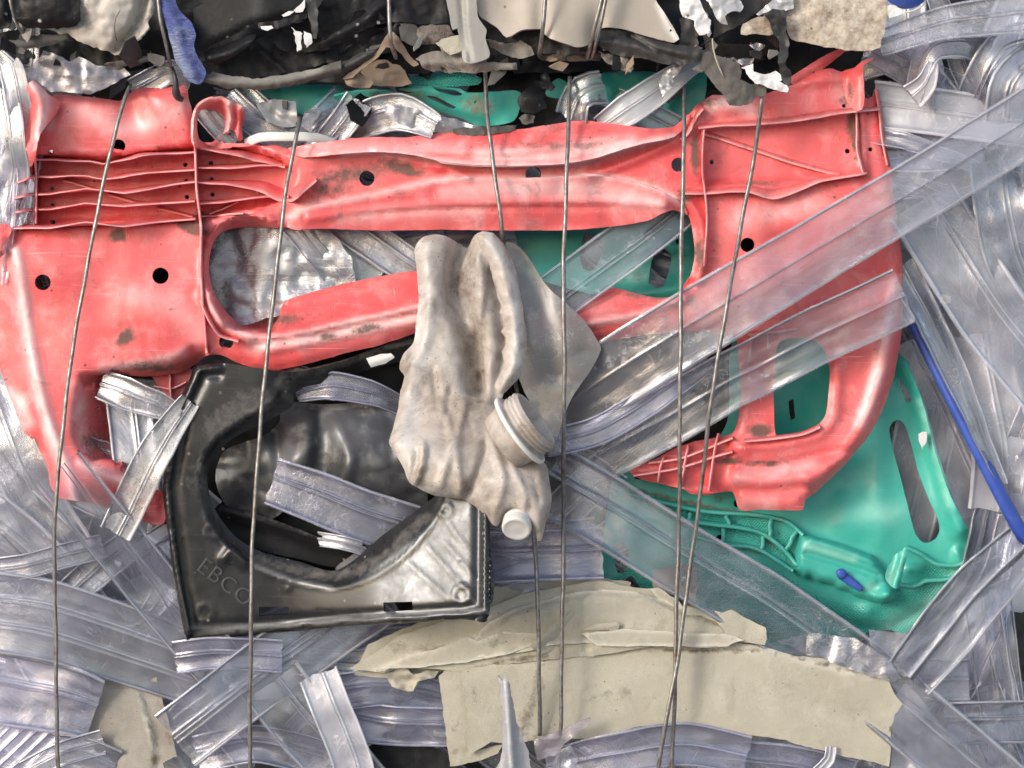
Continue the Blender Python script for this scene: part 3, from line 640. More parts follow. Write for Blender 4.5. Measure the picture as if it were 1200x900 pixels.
sheet('side_wall', [(862,395),(930,380),(1000,385),(1050,410),(1062,425),(1080,468),(1092,515),(1106,560),(1119,592),(1134,620),(1142,641),(1139,656),(1126,672),(1110,690),(1085,718),(1064,741),(1040,738),(1015,742),(980,762),(940,770),(900,758),(850,744),(800,728),(765,704),(752,690),(740,675),(728,682),(706,678),(705,640),(712,600),(718,560),(730,545),(800,545),(850,500)], teal_dep, M['green'], HS, 5, 3.5, teal, jag=.5,
      dirt=lambda X, Y: np.maximum.reduce([.75 * bump(X, Y, 845, 585, 10, 8), .9 * ridge(X, Y, [(745,575),(790,586),(840,597),(900,605)], 4), .6 * ridge(X, Y, [(815,612),(880,620),(930,660)], 3), .5 * ridge(X, Y, [(825,634),(900,650),(930,668)], 3), .4 * bump(X, Y, 930, 575, 30, 10), .35 * bump(X, Y, 1040, 690, 20, 12)]),
      wear=lambda X, Y: np.maximum.reduce([.8 * bump(X, Y, 1030, 600, 30, 12), .8 * ridge(X, Y, [(1078,470),(1096,530),(1112,590)], 4), .7 * ridge(X, Y, [(1040,735),(1085,712),(1130,665)], 10), .5 * bump(X, Y, 900, 565, 30, 8)]),
      tex=lambda X, Y: np.clip(plat(X, Y, [(700,690),(760,650),(830,640),(900,660),(950,695),(1020,715),(1050,700),(1120,676),(1140,660),(1060,760),(800,740)], 4) + plat(X, Y, [(810,600),(900,612),(925,630),(930,660),(880,632),(812,615)], 2) + plat(X, Y, [(740,582),(800,598),(850,612),(850,624),(760,600)], 3) + plat(X, Y, [(1080,664),(1115,667),(1112,678),(1082,674)], 2), 0, 1))
for k, (q, h) in enumerate((([(738,578),(790,590),(830,598),(870,602),(905,606),(925,612),(942,626)], 14), ([(790,608),(850,614),(885,622),(915,640),(935,662)], 14), ([(815,628),(850,636),(880,640),(905,652),(930,668)], 14), ([(853,600),(855,618)], 12), ([(905,607),(902,632)], 12), ([(897,625),(893,645)], 12), ([(935,622),(922,645)], 12), ([(810,601),(808,612)], 12), ([(850,614),(848,634)], 12),
    ([(1063,641),(1080,648),(1098,660),(1120,663),(1138,652)], 14), ([(1053,684),(1070,686),(1085,678),(1105,679),(1126,674),(1141,652)], 13), ([(950,634),(985,646),(1020,657)], 4), ([(946,650),(985,664),(1020,678)], 4), ([(940,628),(975,636),(1005,646),(1022,652),(1036,668),(1046,684)], 5))):
    wall('rail', q, teal_dep, h, M['green'], 5 if k < 11 else 2.5, teal, [1, 3, 0, 2], seed=80 + k, dirt=.25, wear=.15)
sheet('latch', LATCH, lambda X, Y: teal_dep(X, Y) + 16 * np.sqrt(np.clip(dist(LATCH, X, Y, True) / 9, 0, 1)) + 2 + 4 * ridge(X, Y, [(1030,690),(1044,698)], 5) - 5 * bump(X, Y, 1032, 683, 6, 4), M['green'], step=3.4, th=3, parent=teal, jag=.5, smooth=False, dirt=lambda X, Y: .3 * bump(X, Y, 1030, 695, 14, 8), wear=lambda X, Y: .7 * ridge(X, Y, [(945,640),(1000,655)], 5) + .8 * bump(X, Y, 1022, 688, 7, 5))
sheet('torn_tongue', [(1063,641),(1062,655),(1058,672),(1052,690),(1046,688),(1038,678),(1040,665),(1048,652),(1057,645)], lambda X, Y: -22 + 10 * ridge(X, Y, [(1062,642),(1048,690)], 5), M['green'], step=3.5, th=2.5, parent=teal, jag=.6, dirt=lambda X, Y: .3 + 0 * X, seed=3)
tube('blue_clip', [(986,673,-28),(996,681,-27),(1010,691,-28)], [6,5,3.2], M['bluerod'], teal, 12, 2, flat=.5); lathe('clip_head', (986,672,-27), (0,.1,1), [(0,6),(4,6),(6,5),(6.5,2)], M['bluerod'], teal, 20)
sheet('paint_flake', [(1076,509),(1081,506),(1086,506),(1085,518),(1081,524),(1080,528),(1078,522),(1076,516)], -33, M['paper'], step=2.5, th=1, parent=teal, jag=.9, smooth=False)
tag(sheet('slotted_teal_sheet', [(596,262),(700,255),(790,235),(822,240),(826,300),(812,352),(780,356),(730,350),(690,344),(640,330),(600,310)], lambda X, Y: -75 + 8 * nz(X, Y, 70, 4, 2) + 8 * ridge(X, Y, [(740,296),(770,288),(812,290)], 6) + 9 * ridge(X, Y, [(690,340),(760,344),(812,335)], 12) - 6 * bump(X, Y, 730, 320, 20, 30),
      M['green'], [[(768,290),(777,291),(787,298),(784,318),(778,335),(769,338),(760,332),(763,308)], [(686,272),(700,276),(706,290),(700,312),(692,318),(683,314),(680,300)], circle(795,283,3.2,14)], 5, 3, dirt=lambda X, Y: .45 * bump(X, Y, 740, 325, 30, 10), wear=lambda X, Y: .6 * bump(X, Y, 740, 325, 30, 10)), 'teal slotted plastic sheet seen through the right end of the long oval opening', 'crate panel')
tag(sheet('teal_scrap', [(330,258),(400,262),(445,275),(452,335),(400,340),(360,318),(335,290)], lambda X, Y: -82 + 6 * nz(X, Y, 50, 4, 2), M['green'], step=7, th=3), 'teal plastic scrap behind clear film in the left part of the oval opening', 'plastic scrap')
tag(sheet('slotted_teal_crate', [(392,113),(420,106),(450,107),(490,101),(540,104),(548,109),(600,106),(611,111),(608,130),(601,142),(578,147),(560,147),(540,139),(520,133),(500,127),(480,122),(452,119),(447,126),(440,122),(432,116),(400,119)],
      lambda X, Y: -14 + 8 * nz(X, Y, 60, 6, 2) + 7 * ridge(X, Y, [(440,104),(520,106),(560,108)], 8) - 9 * ridge(X, Y, [(395,120),(470,123),(520,135),(570,149)], 8) + 7 * bump(X, Y, 570, 120, 20, 20), M['green'],
      [[(447,104),(460,103),(476,107),(484,109),(478,111),(462,109)], [(506,101),(520,103),(535,106),(543,112),(532,113),(515,108)], [(500,113),(510,113),(524,120),(535,126),(530,129),(514,121)]], 4, 3, jag=.6, dirt=lambda X, Y: np.maximum(.65 * bump(X, Y, 470, 112, 60, 12), .8 * bump(X, Y, 560, 122, 22, 16)), seed=4), 'teal plastic panel with three slots, above the middle of the red bar', 'crate panel')
tag(sheet('dimpled_teal_strip', [(476,92),(500,86),(540,84),(565,92),(560,99),(520,102),(480,102)], lambda X, Y: -30 + .2 * (Y - 90) + 6 * ridge(X, Y, [(480,98),(560,97)], 8), M['green'], step=4, th=2.5, tex=lambda X, Y: 1 + 0 * X), 'dimpled teal strip in shadow above the slotted teal panel', 'crate panel')
tag(sheet('bumpy_teal_crate', [(640,112),(652,92),(668,98),(690,92),(720,80),(750,75),(800,70),(824,66),(828,100),(822,125),(808,140),(795,148),(770,152),(735,140),(710,125),(680,118)], lambda X, Y: -34 + 10 * nz(X, Y, 60, 14, 2) + 7 * bump(X, Y, 756, 118, 9, 6) + 7 * bump(X, Y, 785, 138, 5, 9) + 7 * bump(X, Y, 768, 140, 6, 6) + 10 * ridge(X, Y, [(700,92),(715,108)], 9), M['green'], step=4.5, th=3, jag=.5), 'teal plastic with raised bumps under the upper bale, left of the grey rubber flap', 'crate panel')
tag(sheet('shaded_teal_crate', [(285,98),(330,100),(395,100),(410,112),(390,125),(360,135),(330,128),(300,120)], lambda X, Y: -45 + 10 * nz(X, Y, 40, 15, 2), M['green'], step=6, th=3), 'dark teal plastic deep in shadow above the curled red lip', 'crate panel')

# ------------------------------------------------------------------ black tray
tray = thing('plastic_tray', 'black plastic frame embossed EBCO with a big round opening, left of the bottle', 'plastic frame', 385, 600, 0)
TR_OUT = [(224,445),(230,430),(240,427),(262,426),(300,431),(345,436),(400,424),(450,405),(492,388),(560,385),(573,400),(574,600),(573,722),(540,726),(480,730),(420,733),(360,738),(300,744),(226,750),(217,744),(206,690),(196,620),(191,570),(199,520),(211,470)]
TR_HOLE = [(342,476),(312,494),(285,507),(262,522),(248,541),(243,560),(247,585),(260,610),(280,632),(310,648),(350,658),(395,668),(450,626),(510,581),(540,550),(545,480),(505,424),(470,424),(430,434),(385,448),(358,453),(345,462)]
CREST = [(322,470),(290,490),(262,508),(243,530),(234,560),(240,600),(260,632),(296,660),(340,679),(388,688),(430,680),(470,655),(500,622),(518,585)]
def tray_dep(X, Y):
    w = sst((X - 320) / 130)
    z = 18 + (Y - 560) * (-.05 * (1 - w) + .23 * w) + 2.0 * nz(X, Y, 110, 31, 2)
    z += .2 * (np.sqrt((X - 400) ** 2 + 900) + X - 400) * sst((Y - 470) / 110)
    dh = dist(TR_HOLE, X, Y, True); 
    inn = plat(X, Y, CREST + [(560,400),(345,420)], 3)
    z -= 18 * inn * np.clip(1 - dh / 24, 0, 1)
    z += 1.6 * ridge(X, Y, CREST, 3)
    e = dist(TR_OUT, X, Y, True)
    lowr = (Y > 500) | (X < 260)
    z += 7 * np.exp(-((e - 4) / 4) ** 2) * lowr - 16 * np.exp(-(e / 2.0) ** 2) * lowr
    z -= 4 * np.exp(-((e - 13) / 5) ** 2) * lowr
    lipp = [(226,735),(300,733),(360,728),(420,724),(480,719),(572,714),(575,730),(480,740),(300,755),(220,760)]
    z -= 14 * slope(X, Y, lipp, 14, [(226,735),(300,733),(360,728),(420,724),(480,719),(572,714)])
    for q in ([(500,640),(545,690)], [(520,635),(560,680)], [(478,660),(530,705)], [(515,600),(545,640)]): z += .8 * ridge(X, Y, q, 3, False)
    for c in ((240,719,10), (541,697,10), (335,683,7), (250,622,8), (522,598,7)):
        z += 1.6 * np.exp(-((np.hypot(X - c[0], Y - c[1]) - c[2]) / 1.8) ** 2)
    z += 7 * ridge(X, Y, [(262,655),(270,645),(285,660)], 5)
    z -= 7 * bump(X, Y, 330, 450, 12, 20)
    return z
sheet('frame', TR_OUT, tray_dep, M['tray'], [TR_HOLE, lin([(303,711),(338,711),(339,720),(304,722)], 4), lin([(449,706),(483,705),(484,715),(450,717)], 4), [(212+55,660),(273,657),(276,660),(270,663)]], 4, 3.2, tray, jag=.35,
      dirt=lambda X, Y: np.maximum.reduce([.55 * ridge(X, Y, [(250,500),(280,480),(310,470)], 22), .5 * bump(X, Y, 290, 465, 26, 14), .8 * ridge(X, Y, [(288,482),(312,478)], 4, False), .55 * ridge(X, Y, [(300,655),(345,668),(395,674),(440,660),(500,605)], 10), .6 * bump(X, Y, 330, 450, 15, 12), .35 * bump(X, Y, 235, 560, 25, 30), .55 * ridge(X, Y, [(230,745),(400,730),(500,725)], 5), .5 * ridge(X, Y, [(345,440),(420,420),(490,392)], 8), .35 * bump(X, Y, 545, 655, 20, 10)]),
      wear=lambda X, Y: np.maximum.reduce([.9 * ridge(X, Y, [(225,735),(300,733),(420,724),(480,719),(570,715)], 2.2), .8 * ridge(X, Y, [(300,662),(345,681),(388,690)], 3), .5 * ridge(X, Y, [(235,545),(240,600)], 3)]))
tube('rim_bead', [(563,590,34),(566,650,40),(567,712,43)], 2.6, M['tray'], tray, 8)
tube('rim_bead', [(204,600,10),(210,680,14),(222,742,16)], 2.4, M['tray'], tray, 8)
def lettering(txt, px, py, size, ang, parent, mat, dep):
    cu = bpy.data.curves.new('lettering', 'FONT'); cu.body = txt; cu.size = size; cu.extrude = .4; cu.bevel_depth = .4; cu.align_x = 'CENTER'; cu.align_y = 'CENTER'; cu.space_character = 1.12; cu.offset = -.4
    ob = bpy.data.objects.new('lettering', cu); COL.objects.link(ob)
    me = bpy.data.meshes.new_from_object(ob.evaluated_get(bpy.context.evaluated_depsgraph_get()))
    V = np.array([v.co[:] for v in me.vertices]); F = [list(p.vertices) for p in me.polygons]
    bpy.data.objects.remove(ob); bpy.data.meshes.remove(me)
    a = math.radians(ang); X = px + V[:, 0] * math.cos(a) + V[:, 1] * math.sin(a); Y = py + V[:, 0] * math.sin(a) - V[:, 1] * math.cos(a)
    return link('lettering', P(X, Y, dep(X, Y) + V[:, 2] + .6), F, mat, parent, False)
M['emboss'] = opaque('embossed_black', (.04, .04, .041), (.055, .055, .056), .35, (.2, .19, .17), .3)
lettering('EBCO', 264, 683, 27, 37, tray, M['emboss'], tray_dep)
tag(sheet('crumpled_sheet', [(330,478),(345,471),(375,474),(410,472),(443,467),(455,474),(462,480),(490,520),(500,590),(470,585),(430,577),(390,562),(357,556),(330,600),(310,610),(280,600),(262,588),(252,560),(262,530),(285,518),(308,511),(328,494)],
      lambda X, Y: -42 + 40 * bump(X, Y, 400, 545, 130, 60) + 12 * bump(X, Y, 345, 540, 18, 40, 15) - 10 * ridge(X, Y, [(322,505),(330,560),(325,600)], 7) + 9 * bump(X, Y, 362, 520, 9, 22) - 10 * bump(X, Y, 378, 535, 14, 26) + 8 * ridge(X, Y, [(395,500),(410,540),(400,570)], 9) + 5 * nz(X, Y, 40, 6, 2) + 9 * crumple(X, Y, 44, 8) + .22 * (X - 380),
      M['blackg2'] if 'blackg2' in M else M['black'], step=4.5, th=2.5, jag=.6, dirt=lambda X, Y: np.maximum(.75 * ridge(X, Y, [(345,475),(400,476),(443,470)], 4), .45 * bump(X, Y, 355, 520, 30, 26)), wear=lambda X, Y: np.maximum(.7 * bump(X, Y, 335, 550, 14, 30), .5 * bump(X, Y, 400, 505, 20, 20))), 'glossy crumpled black plastic sheet bulging inside the opening of the black frame', 'plastic sheet')  # pale patches on the bulge paint in its white sheen
tag(sheet('ledge_piece', [(258,592),(280,597),(300,602),(340,616),(380,632),(415,641),(430,636),(400,664),(350,655),(310,646),(280,634),(262,614)], lambda X, Y: -40 + 14 * ridge(X, Y, [(265,598),(340,620),(410,645)], 8), M['black'], step=4, th=3, dirt=lambda X, Y: .5 * ridge(X, Y, [(290,600),(340,617),(410,642)], 4)), 'dark plastic ledge along the lower rim inside the black frame', 'plastic scrap')
tag(sheet('blade_offcut', [(393,667),(410,652),(440,632),(480,604),(512,582),(516,588),(508,610),(488,636),(462,654),(436,663),(415,671)], lambda X, Y: -4 + .22 * (X - 400) + 9 * ridge(X, Y, [(400,668),(450,640),(510,592)], 14), M['blackg'], step=4, th=3, wear=lambda X, Y: bump(X, Y, 420, 655, 14, 6, -35)), 'dusty grey crescent of plastic across the lower right opening of the black frame', 'plastic scrap')
tag(sheet('white_tab', [(429,420),(445,415),(458,414),(462,419),(452,426),(434,431)], lambda X, Y: -16 + 4 * ridge(X, Y, [(430,426),(460,417)], 5), M['white'], step=2.5, th=2, smooth=False, jag=.5), 'small white plastic tab in the dark gap left of the bottle', 'plastic tab')
tag(sheet('dark_backing', [(330,430),(500,380),(580,380),(580,620),(260,640),(240,560),(260,500)], lambda X, Y: -75 + 12 * nz(X, Y, 60, 3, 2), M['black'], step=9, th=3), 'black plastic lying behind the opening of the black frame', 'plastic sheet')

# ------------------------------------------------------------------ flattened bottle
bot = thing('crushed_bottle', 'flattened milky white bottle caked in brown dirt hanging in the centre', 'plastic bottle', 570, 460, 40)
B1 = [(486,292),(494,279),(508,275),(522,277),(540,287),(547,291),(556,276),(566,271),(578,274),(588,284),(598,300),(606,325),(611,360),(617,395),(616,425),(606,443),(592,458),(588,475),(600,495),(625,530),(640,545),(645,570),(646,590),(640,612),(634,634),(625,622),(612,606),(598,600),(590,606),(582,617),(574,611),(562,597),(545,586),(525,583),(508,580),(490,572),(480,566),(472,548),(464,533),(456,520),(460,505),(466,480),(469,458),(474,441),(468,432),(472,416),(484,402),(488,380),(491,345)]
def bot_dep(X, Y):
    e = dist(B1, X, Y, True)
    z = 24 + 60 * sst((Y - 440) / 130) + 18 * np.sqrt(np.clip(1 - (1 - np.clip(e / 15, 0, 1)) ** 2, 0, 1))
    z -= 30 * ridge(X, Y, [(540,295),(532,335),(542,375),(553,410),(557,455)], 12) + 12 * ridge(X, Y, [(545,345),(560,400),(564,465)], 4)
    z -= 12 * ridge(X, Y, [(580,320),(588,370),(592,410),(584,440),(580,470)], 8)
    for pl, a, w in (([(500,285),(505,340),(498,400)], 3, 8), ([(497,520),(494,545),(486,566)], 9, 3), ([(545,470),(535,520),(540,580)], 6, 5), ([(520,480),(530,520),(515,570)], 5, 4), ([(600,545),(615,580),(612,605)], 6, 4), ([(575,520),(590,560),(580,600)], 7, 5), ([(560,300),(566,340),(560,380)], 6, 4)): z += a * ridge(X, Y, pl, w)
    for pl, a, w in (([(489,530),(484,558)], 7, 3), ([(540,590),(558,560),(570,520)], 9, 5), ([(472,434),(490,400),(496,350)], 9, 4), ([(528,455),(520,500)], 5, 3), ([(625,560),(632,590)], 5, 3), ([(508,430),(512,480)], 4, 3)): z -= a * ridge(X, Y, pl, w)
    z += 8 * bump(X, Y, 520, 520, 40, 40) + 10 * bump(X, Y, 600, 565, 30, 28) + 8 * bump(X, Y, 626, 590, 14, 26)
    z += 3 * nz(X, Y, 45, 51, 3) + 15 * crumple(X + .35 * Y, Y, 120, 6) + 7 * crumple(X - .5 * Y, Y, 44, 9) + 2 * crumple(X, Y, 17, 5)
    return z
def bot_dirt(X, Y):
    r = 0 * X + .2
    for x, y, a, b, k, an in ((545,330,26,40,.75,0),(555,400,16,50,.7,10),(560,470,22,50,.6,0),(535,500,30,40,.4,0),(490,560,16,16,.75,0),(545,570,12,14,.8,20),(477,430,8,22,.7,15),(505,578,30,5,.6,12),(575,600,20,14,.55,0),(553,300,12,30,.6,0),(612,590,20,20,.35,0),(630,570,8,25,.55,0),(600,420,5,60,.4,0),(560,440,5,9,1,0),(566,435,3,7,1,0)):
        r = np.maximum(r, k * bump(X, Y, x, y, a, b, an))
    return r
sheet('body', B1, bot_dep, M['bottle'], step=4, th=3, parent=bot, jag=.5, dirt=bot_dirt, wear=lambda X, Y: np.maximum.reduce([.7 * ridge(X, Y, [(496,290),(500,350),(490,440),(475,520)], 12), .6 * ridge(X, Y, [(576,285),(603,350),(610,420)], 7), .9 * ridge(X, Y, [(480,568),(520,580)], 5), .5 * bump(X, Y, 600, 560, 22, 22)]))
ROLL = [(558,276),(566,271),(578,273),(590,285),(600,303),(607,328),(612,358),(618,395),(616,425),(607,444),(593,459),(584,463),(580,452),(586,440),(591,424),(588,412),(593,404),(592,396),(587,389),(592,380),(590,372),(585,366),(588,358),(583,349),(579,330),(572,305),(562,288)]
sheet('rolled_edge', ROLL, lambda X, Y: 46 + 22 * sst((Y - 300) / 160) + 3 * crumple(X, Y, 18, 2) + 16 * np.sqrt(np.clip(dist(ROLL, X, Y, True) / 13, 0, 1)) + 2 * nz(X, Y, 18, 3), M['bottle'], step=3, th=3, parent=bot, jag=.6, smooth=False, dirt=lambda X, Y: .45 * ridge(X, Y, [(580,330),(590,400),(586,450)], 5) + .3 * bump(X, Y, 606, 410, 6, 40), wear=lambda X, Y: .8 * ridge(X, Y, [(572,280),(596,320),(606,380),(606,430)], 6), seed=8)
sheet('rear_flap', [(592,285),(606,288),(622,306),(640,334),(660,352),(682,372),(703,402),(704,410),(696,428),(684,446),(672,464),(660,490),(652,512),(640,500),(615,460),(604,430),(604,380)], lambda X, Y: 26 + 16 * bump(X, Y, 640, 400, 40, 60) + 8 * crumple(X, Y, 60, 3) - 9 * ridge(X, Y, [(608,300),(640,370),(650,440)], 12) + 4 * nz(X, Y, 50, 7, 2) + .1 * (640 - X), M['bottlet'] if 'bottlet' in M else M['bottle'], step=5, th=2.5, parent=bot, jag=.6, dirt=lambda X, Y: np.maximum.reduce([.75 * bump(X, Y, 650, 465, 30, 30), .5 * bump(X, Y, 606, 310, 10, 12), .45 * bump(X, Y, 625, 370, 16, 20), .25 + 0 * X]), seed=7)
AX = (.80, -.58, .20)
NB = (606, 507, 112)
prof = [(-22,34),(-8,36),(-1,38),(0,43),(3,44.5),(6,43.5),(7,38),(9,36.5)]
for k in range(3): prof += [(9.5 + 5.5*k, 36.5), (11 + 5.5*k, 38.6), (12.6 + 5.5*k, 38.6), (14 + 5.5*k, 36.5)]
prof += [(27,36),(28,35),(28,33),(26,32),(10,31),(-4,29),(-10,20)]
lathe('neck', NB, AX, prof, M['bottle'], bot, 56, .03)
lathe('neck_ring', NB, AX, [(0.5,43.5),(1,45),(3.5,45.6),(5.6,45),(6.2,43)], M['white'], bot, 56, .03)
lathe('stopper', (608,604,98), (-.12,.66,.74), [(-12,9),(2,9),(4,12),(6,16),(9,17.3),(12,17.5),(12.5,16.9),(13.5,17),(21,17.7),(24,17.3),(25.4,15.8),(25,13.2),(24.4,12),(25.2,5)], M['bottlew'], bot, 40)
tag(sheet('paper_scrap', [(552,588),(566,592),(580,598),(594,600),(596,606),(588,616),(580,618),(572,616),(560,606)], lambda X, Y: 12 + 4 * nz(X, Y, 14), M['dust'], step=4, th=2, jag=.8), 'brown dirty scrap tucked under the foot of the crushed bottle', 'scrap')

# ------------------------------------------------------------------ boards at the bottom
def board(name, ol, dep, label, mat='card', step=6, th=2.5, jag=1.2, seed=1, dirt=None, wear=None, smooth=False):
    return tag(sheet(name, ol, dep, M[mat], step=step, th=th, jag=jag, dirt=dirt, wear=wear, seed=seed, smooth=smooth), label, 'board')
board('torn_board', [(540,786),(560,780),(600,770),(640,760),(690,755),(760,753),(800,753),(830,755),(862,752),(895,758),(930,768),(965,772),(1000,784),(1040,792),(1044,803),(1052,818),(1058,826),(1048,838),(1044,856),(1045,880),(1042,897),(1000,888),(960,880),(920,868),(860,859),(820,853),(780,848),(745,852),(700,866),(640,866),(600,872),(575,870),(549,884),(545,830)],
      lambda X, Y: 10 + 5 * nz(X, Y, 160, 61, 2) + 1.5 * nz(X, Y, 40, 3, 2) - 5 * np.exp(-(dist([(540,786),(640,760),(760,753),(900,758),(1040,792)], X, Y) / 6) ** 2) + .03 * (Y - 800), 'large torn grey beige board lying along the bottom, widest of the boards',
      dirt=lambda X, Y: np.maximum.reduce([.75 * np.exp(-(dist([(780,762),(840,764),(900,764),(960,776),(1030,794)], X, Y) / 3) ** 2), .55 * bump(X, Y, 620, 830, 14, 60, 20), .35 * bump(X, Y, 720, 815, 60, 14), .5 * bump(X, Y, 556, 812, 8, 14), .45 * bump(X, Y, 700, 775, 12, 4), .4 * bump(X, Y, 630, 870, 20, 20), .25 * bump(X, Y, 980, 820, 90, 12)]), wear=lambda X, Y: .8 * np.exp(-(dist([(820,760),(900,762),(960,780),(1040,797)], X, Y) / 3) ** 2))
board('board_edge', [(514,792),(522,786),(543,784),(547,830),(549,880),(590,872),(582,884),(560,892),(528,899),(522,860),(518,830)], lambda X, Y: 4 + 2 * nz(X, Y, 30), 'narrow upright board strip at the left end of the large torn board', step=4, dirt=lambda X, Y: np.maximum(.5 * bump(X, Y, 534, 850, 8, 10), .4 * bump(X, Y, 540, 880, 20, 8)), seed=3)
def lay_dep(X, Y):
    return -2 + 6 * nz(X, Y, 90, 71, 2) + 7 * plat(X, Y, [(440,788),(470,772),(540,752),(580,737),(600,720),(640,708),(700,696),(760,700),(800,720),(850,735),(898,745),(898,770),(700,790),(500,800)], 1.6) + 5 * plat(X, Y, [(560,770),(640,752),(700,748),(800,752),(900,765),(700,800)], 1.5) + 4 * plat(X, Y, [(690,735),(725,737),(740,730),(850,745),(900,752),(850,775),(690,770)], 1.2)
board('layered_board', [(410,783),(440,764),(470,744),(520,728),(560,718),(585,708),(610,697),(655,688),(700,679),(745,689),(775,690),(800,708),(830,716),(860,722),(893,734),(898,744),(897,756),(862,752),(830,756),(760,758),(700,768),(640,772),(580,780),(540,787),(480,783),(440,787)], lay_dep, 'split board with peeling layers, between the black frame and the large torn board', step=4.5, jag=.9, seed=5,
      dirt=lambda X, Y: np.maximum.reduce([.6 * ridge(X, Y, [(500,765),(560,755),(590,742)], 10), .5 * bump(X, Y, 580, 755, 22, 9), .45 * bump(X, Y, 470, 760, 30, 10), .7 * ridge(X, Y, [(545,788),(600,773),(640,768)], 4), .4 * bump(X, Y, 620, 715, 30, 8)]), wear=lambda X, Y: np.maximum.reduce([.9 * ridge(X, Y, [(440,786),(480,770),(545,750),(580,736)], 2.5), .8 * ridge(X, Y, [(680,768),(700,757),(760,756),(800,754)], 2.5), .6 * ridge(X, Y, [(560,728),(600,712),(650,698)], 4)]))
lb = bpy.data.objects['layered_board']
for k, q in enumerate(([(572,730),(600,715),(650,699),(700,690),(745,694),(780,704),(820,722),(850,727),(884,738),(870,748),(800,749),(700,753),(655,754),(625,762),(590,768),(560,770),(545,762)], [(440,785),(470,771),(520,757),(548,746),(560,752),(590,741),(640,744),(640,752),(600,765),(545,776),(500,781)], [(682,742),(735,737),(790,741),(850,743),(872,750),(850,758),(760,757),(700,757)], [(760,690),(772,688),(795,704),(804,716),(790,712),(770,700)])):
    sheet('torn_layer', q, (lambda k: lambda X, Y: lay_dep(X, Y) + (5, 6, 9, 6)[k] + 2 * nz(X, Y, 22, k))(k), M['card'], step=3.6, th=2.2, parent=lb, jag=1.1, smooth=False, seed=50 + k, wear=(lambda q: lambda X, Y: 1 * np.exp(-(dist(q, X, Y, True) / 2.5) ** 2))(q), dirt=lambda X, Y: .45 * bump(X, Y, 580, 752, 26, 8) + .3 * bump(X, Y, 500, 772, 40, 6))
board('flat_board', [(415,790),(430,755),(480,735),(570,690),(640,680),(700,676),(740,682),(735,700),(650,720),(560,770),(480,800)], lambda X, Y: -12 + 4 * nz(X, Y, 60), 'flat board underneath the split board, emerging from below the black frame', step=6, seed=6, mat='card')
board('peeled_flake', [(620,757),(634,744),(650,730),(665,720),(673,714),(670,724),(664,740),(655,756),(645,763),(634,767),(628,762)], lambda X, Y: 14 + .25 * (640 - X) + 7 * ridge(X, Y, [(622,760),(670,718)], 8), 'curled leaf shaped flake peeling between the two wires', step=3.5, th=1.6, jag=.5, seed=7)
board('thin_flake', [(682,738),(700,731),(722,729),(727,733),(722,742),(712,738),(698,739)], lambda X, Y: 14 + 4 * ridge(X, Y, [(684,737),(725,732)], 4), 'small flake lifting off just right of the middle wire', step=3, th=1.4, jag=.4, seed=8)
board('broken_board', [(803,712),(830,714),(846,718),(858,714),(875,724),(897,736),(899,748),(896,756),(870,752),(850,750),(848,738),(838,729),(822,722),(804,720)], lambda X, Y: 12 + 3 * nz(X, Y, 20, 4), 'broken board corner left of the long diagonal strip', step=4, seed=9, jag=.8)
board('fibre_board', [(92,748),(120,742),(165,742),(178,770),(188,810),(198,850),(207,886),(190,894),(196,905),(138,905),(132,890),(108,872),(103,860),(110,830),(104,800)], lambda X, Y: 6 - .27 * np.maximum(0, 890 - Y) + 4 * nz(X, Y, 60, 2) - 5 * plat(X, Y, [(160,800),(180,860),(182,900),(215,890),(190,800)], 2), 'pale upright fibre board at the lower left, partly under a clear strip', 'cardb', 5, seed=10, dirt=lambda X, Y: np.maximum.reduce([.8 * bump(X, Y, 182, 890, 7, 8), .6 * ridge(X, Y, [(172,840),(182,890)], 3, False), .5 * ridge(X, Y, [(184,810),(200,870)], 5, False)]), wear=lambda X, Y: ridge(X, Y, [(162,810),(175,860),(184,892)], 2, False))
board('crumpled_card', [(452,792),(464,784),(478,783),(484,790),(500,786),(514,786),(510,794),(488,800),(483,810),(470,806),(458,804)], lambda X, Y: -2 + 12 * nz(X, Y, 16, 7, 2) + 6 * crumple(X, Y, 18, 3), 'small crumpled piece of card below the left tip of the split board', step=3, seed=11)
board('seen_through_card', [(440,820),(460,808),(466,840),(462,856),(445,850)], -60, 'card corner showing through violet film left of the narrow board strip', seed=12)
board('edge_scrap', [(700,905),(720,892),(760,880),(790,900),(790,910),(700,910)], -30, 'dull board scrap at the very bottom beside the middle wire', seed=14)
board('slip_of_board', [(775,850),(800,848),(850,857),(890,862),(880,870),(820,872),(780,868)], lambda X, Y: 2 + 0 * X, 'cream sliver of board under the lower edge of the large torn board', seed=15, step=5)
board('veiled_board', [(765,668),(800,662),(818,664),(815,712),(790,712),(765,690)], -20, 'pinkish grey board piece seen through the long diagonal strip', 'cardb', seed=16)
tag(sheet('black_offcut', [(428,885),(436,872),(470,868),(520,882),(528,912),(428,912)], lambda X, Y: -25 + 5 * nz(X, Y, 25, 2), M['black'], step=5, th=3), 'black plastic scrap at the bottom edge left of the narrow board strip', 'plastic scrap')

tag(sheet('black_sheet', [(40,110),(220,120),(235,420),(60,420),(20,330),(50,250)], lambda X, Y: -62 + 6 * nz(X, Y, 50, 3), M['black'], step=14, th=3), 'added black backing behind the left end of the red panel, standing in for the shade in its round holes', 'plastic sheet')  # added sheet, makes the shaded round holes read black
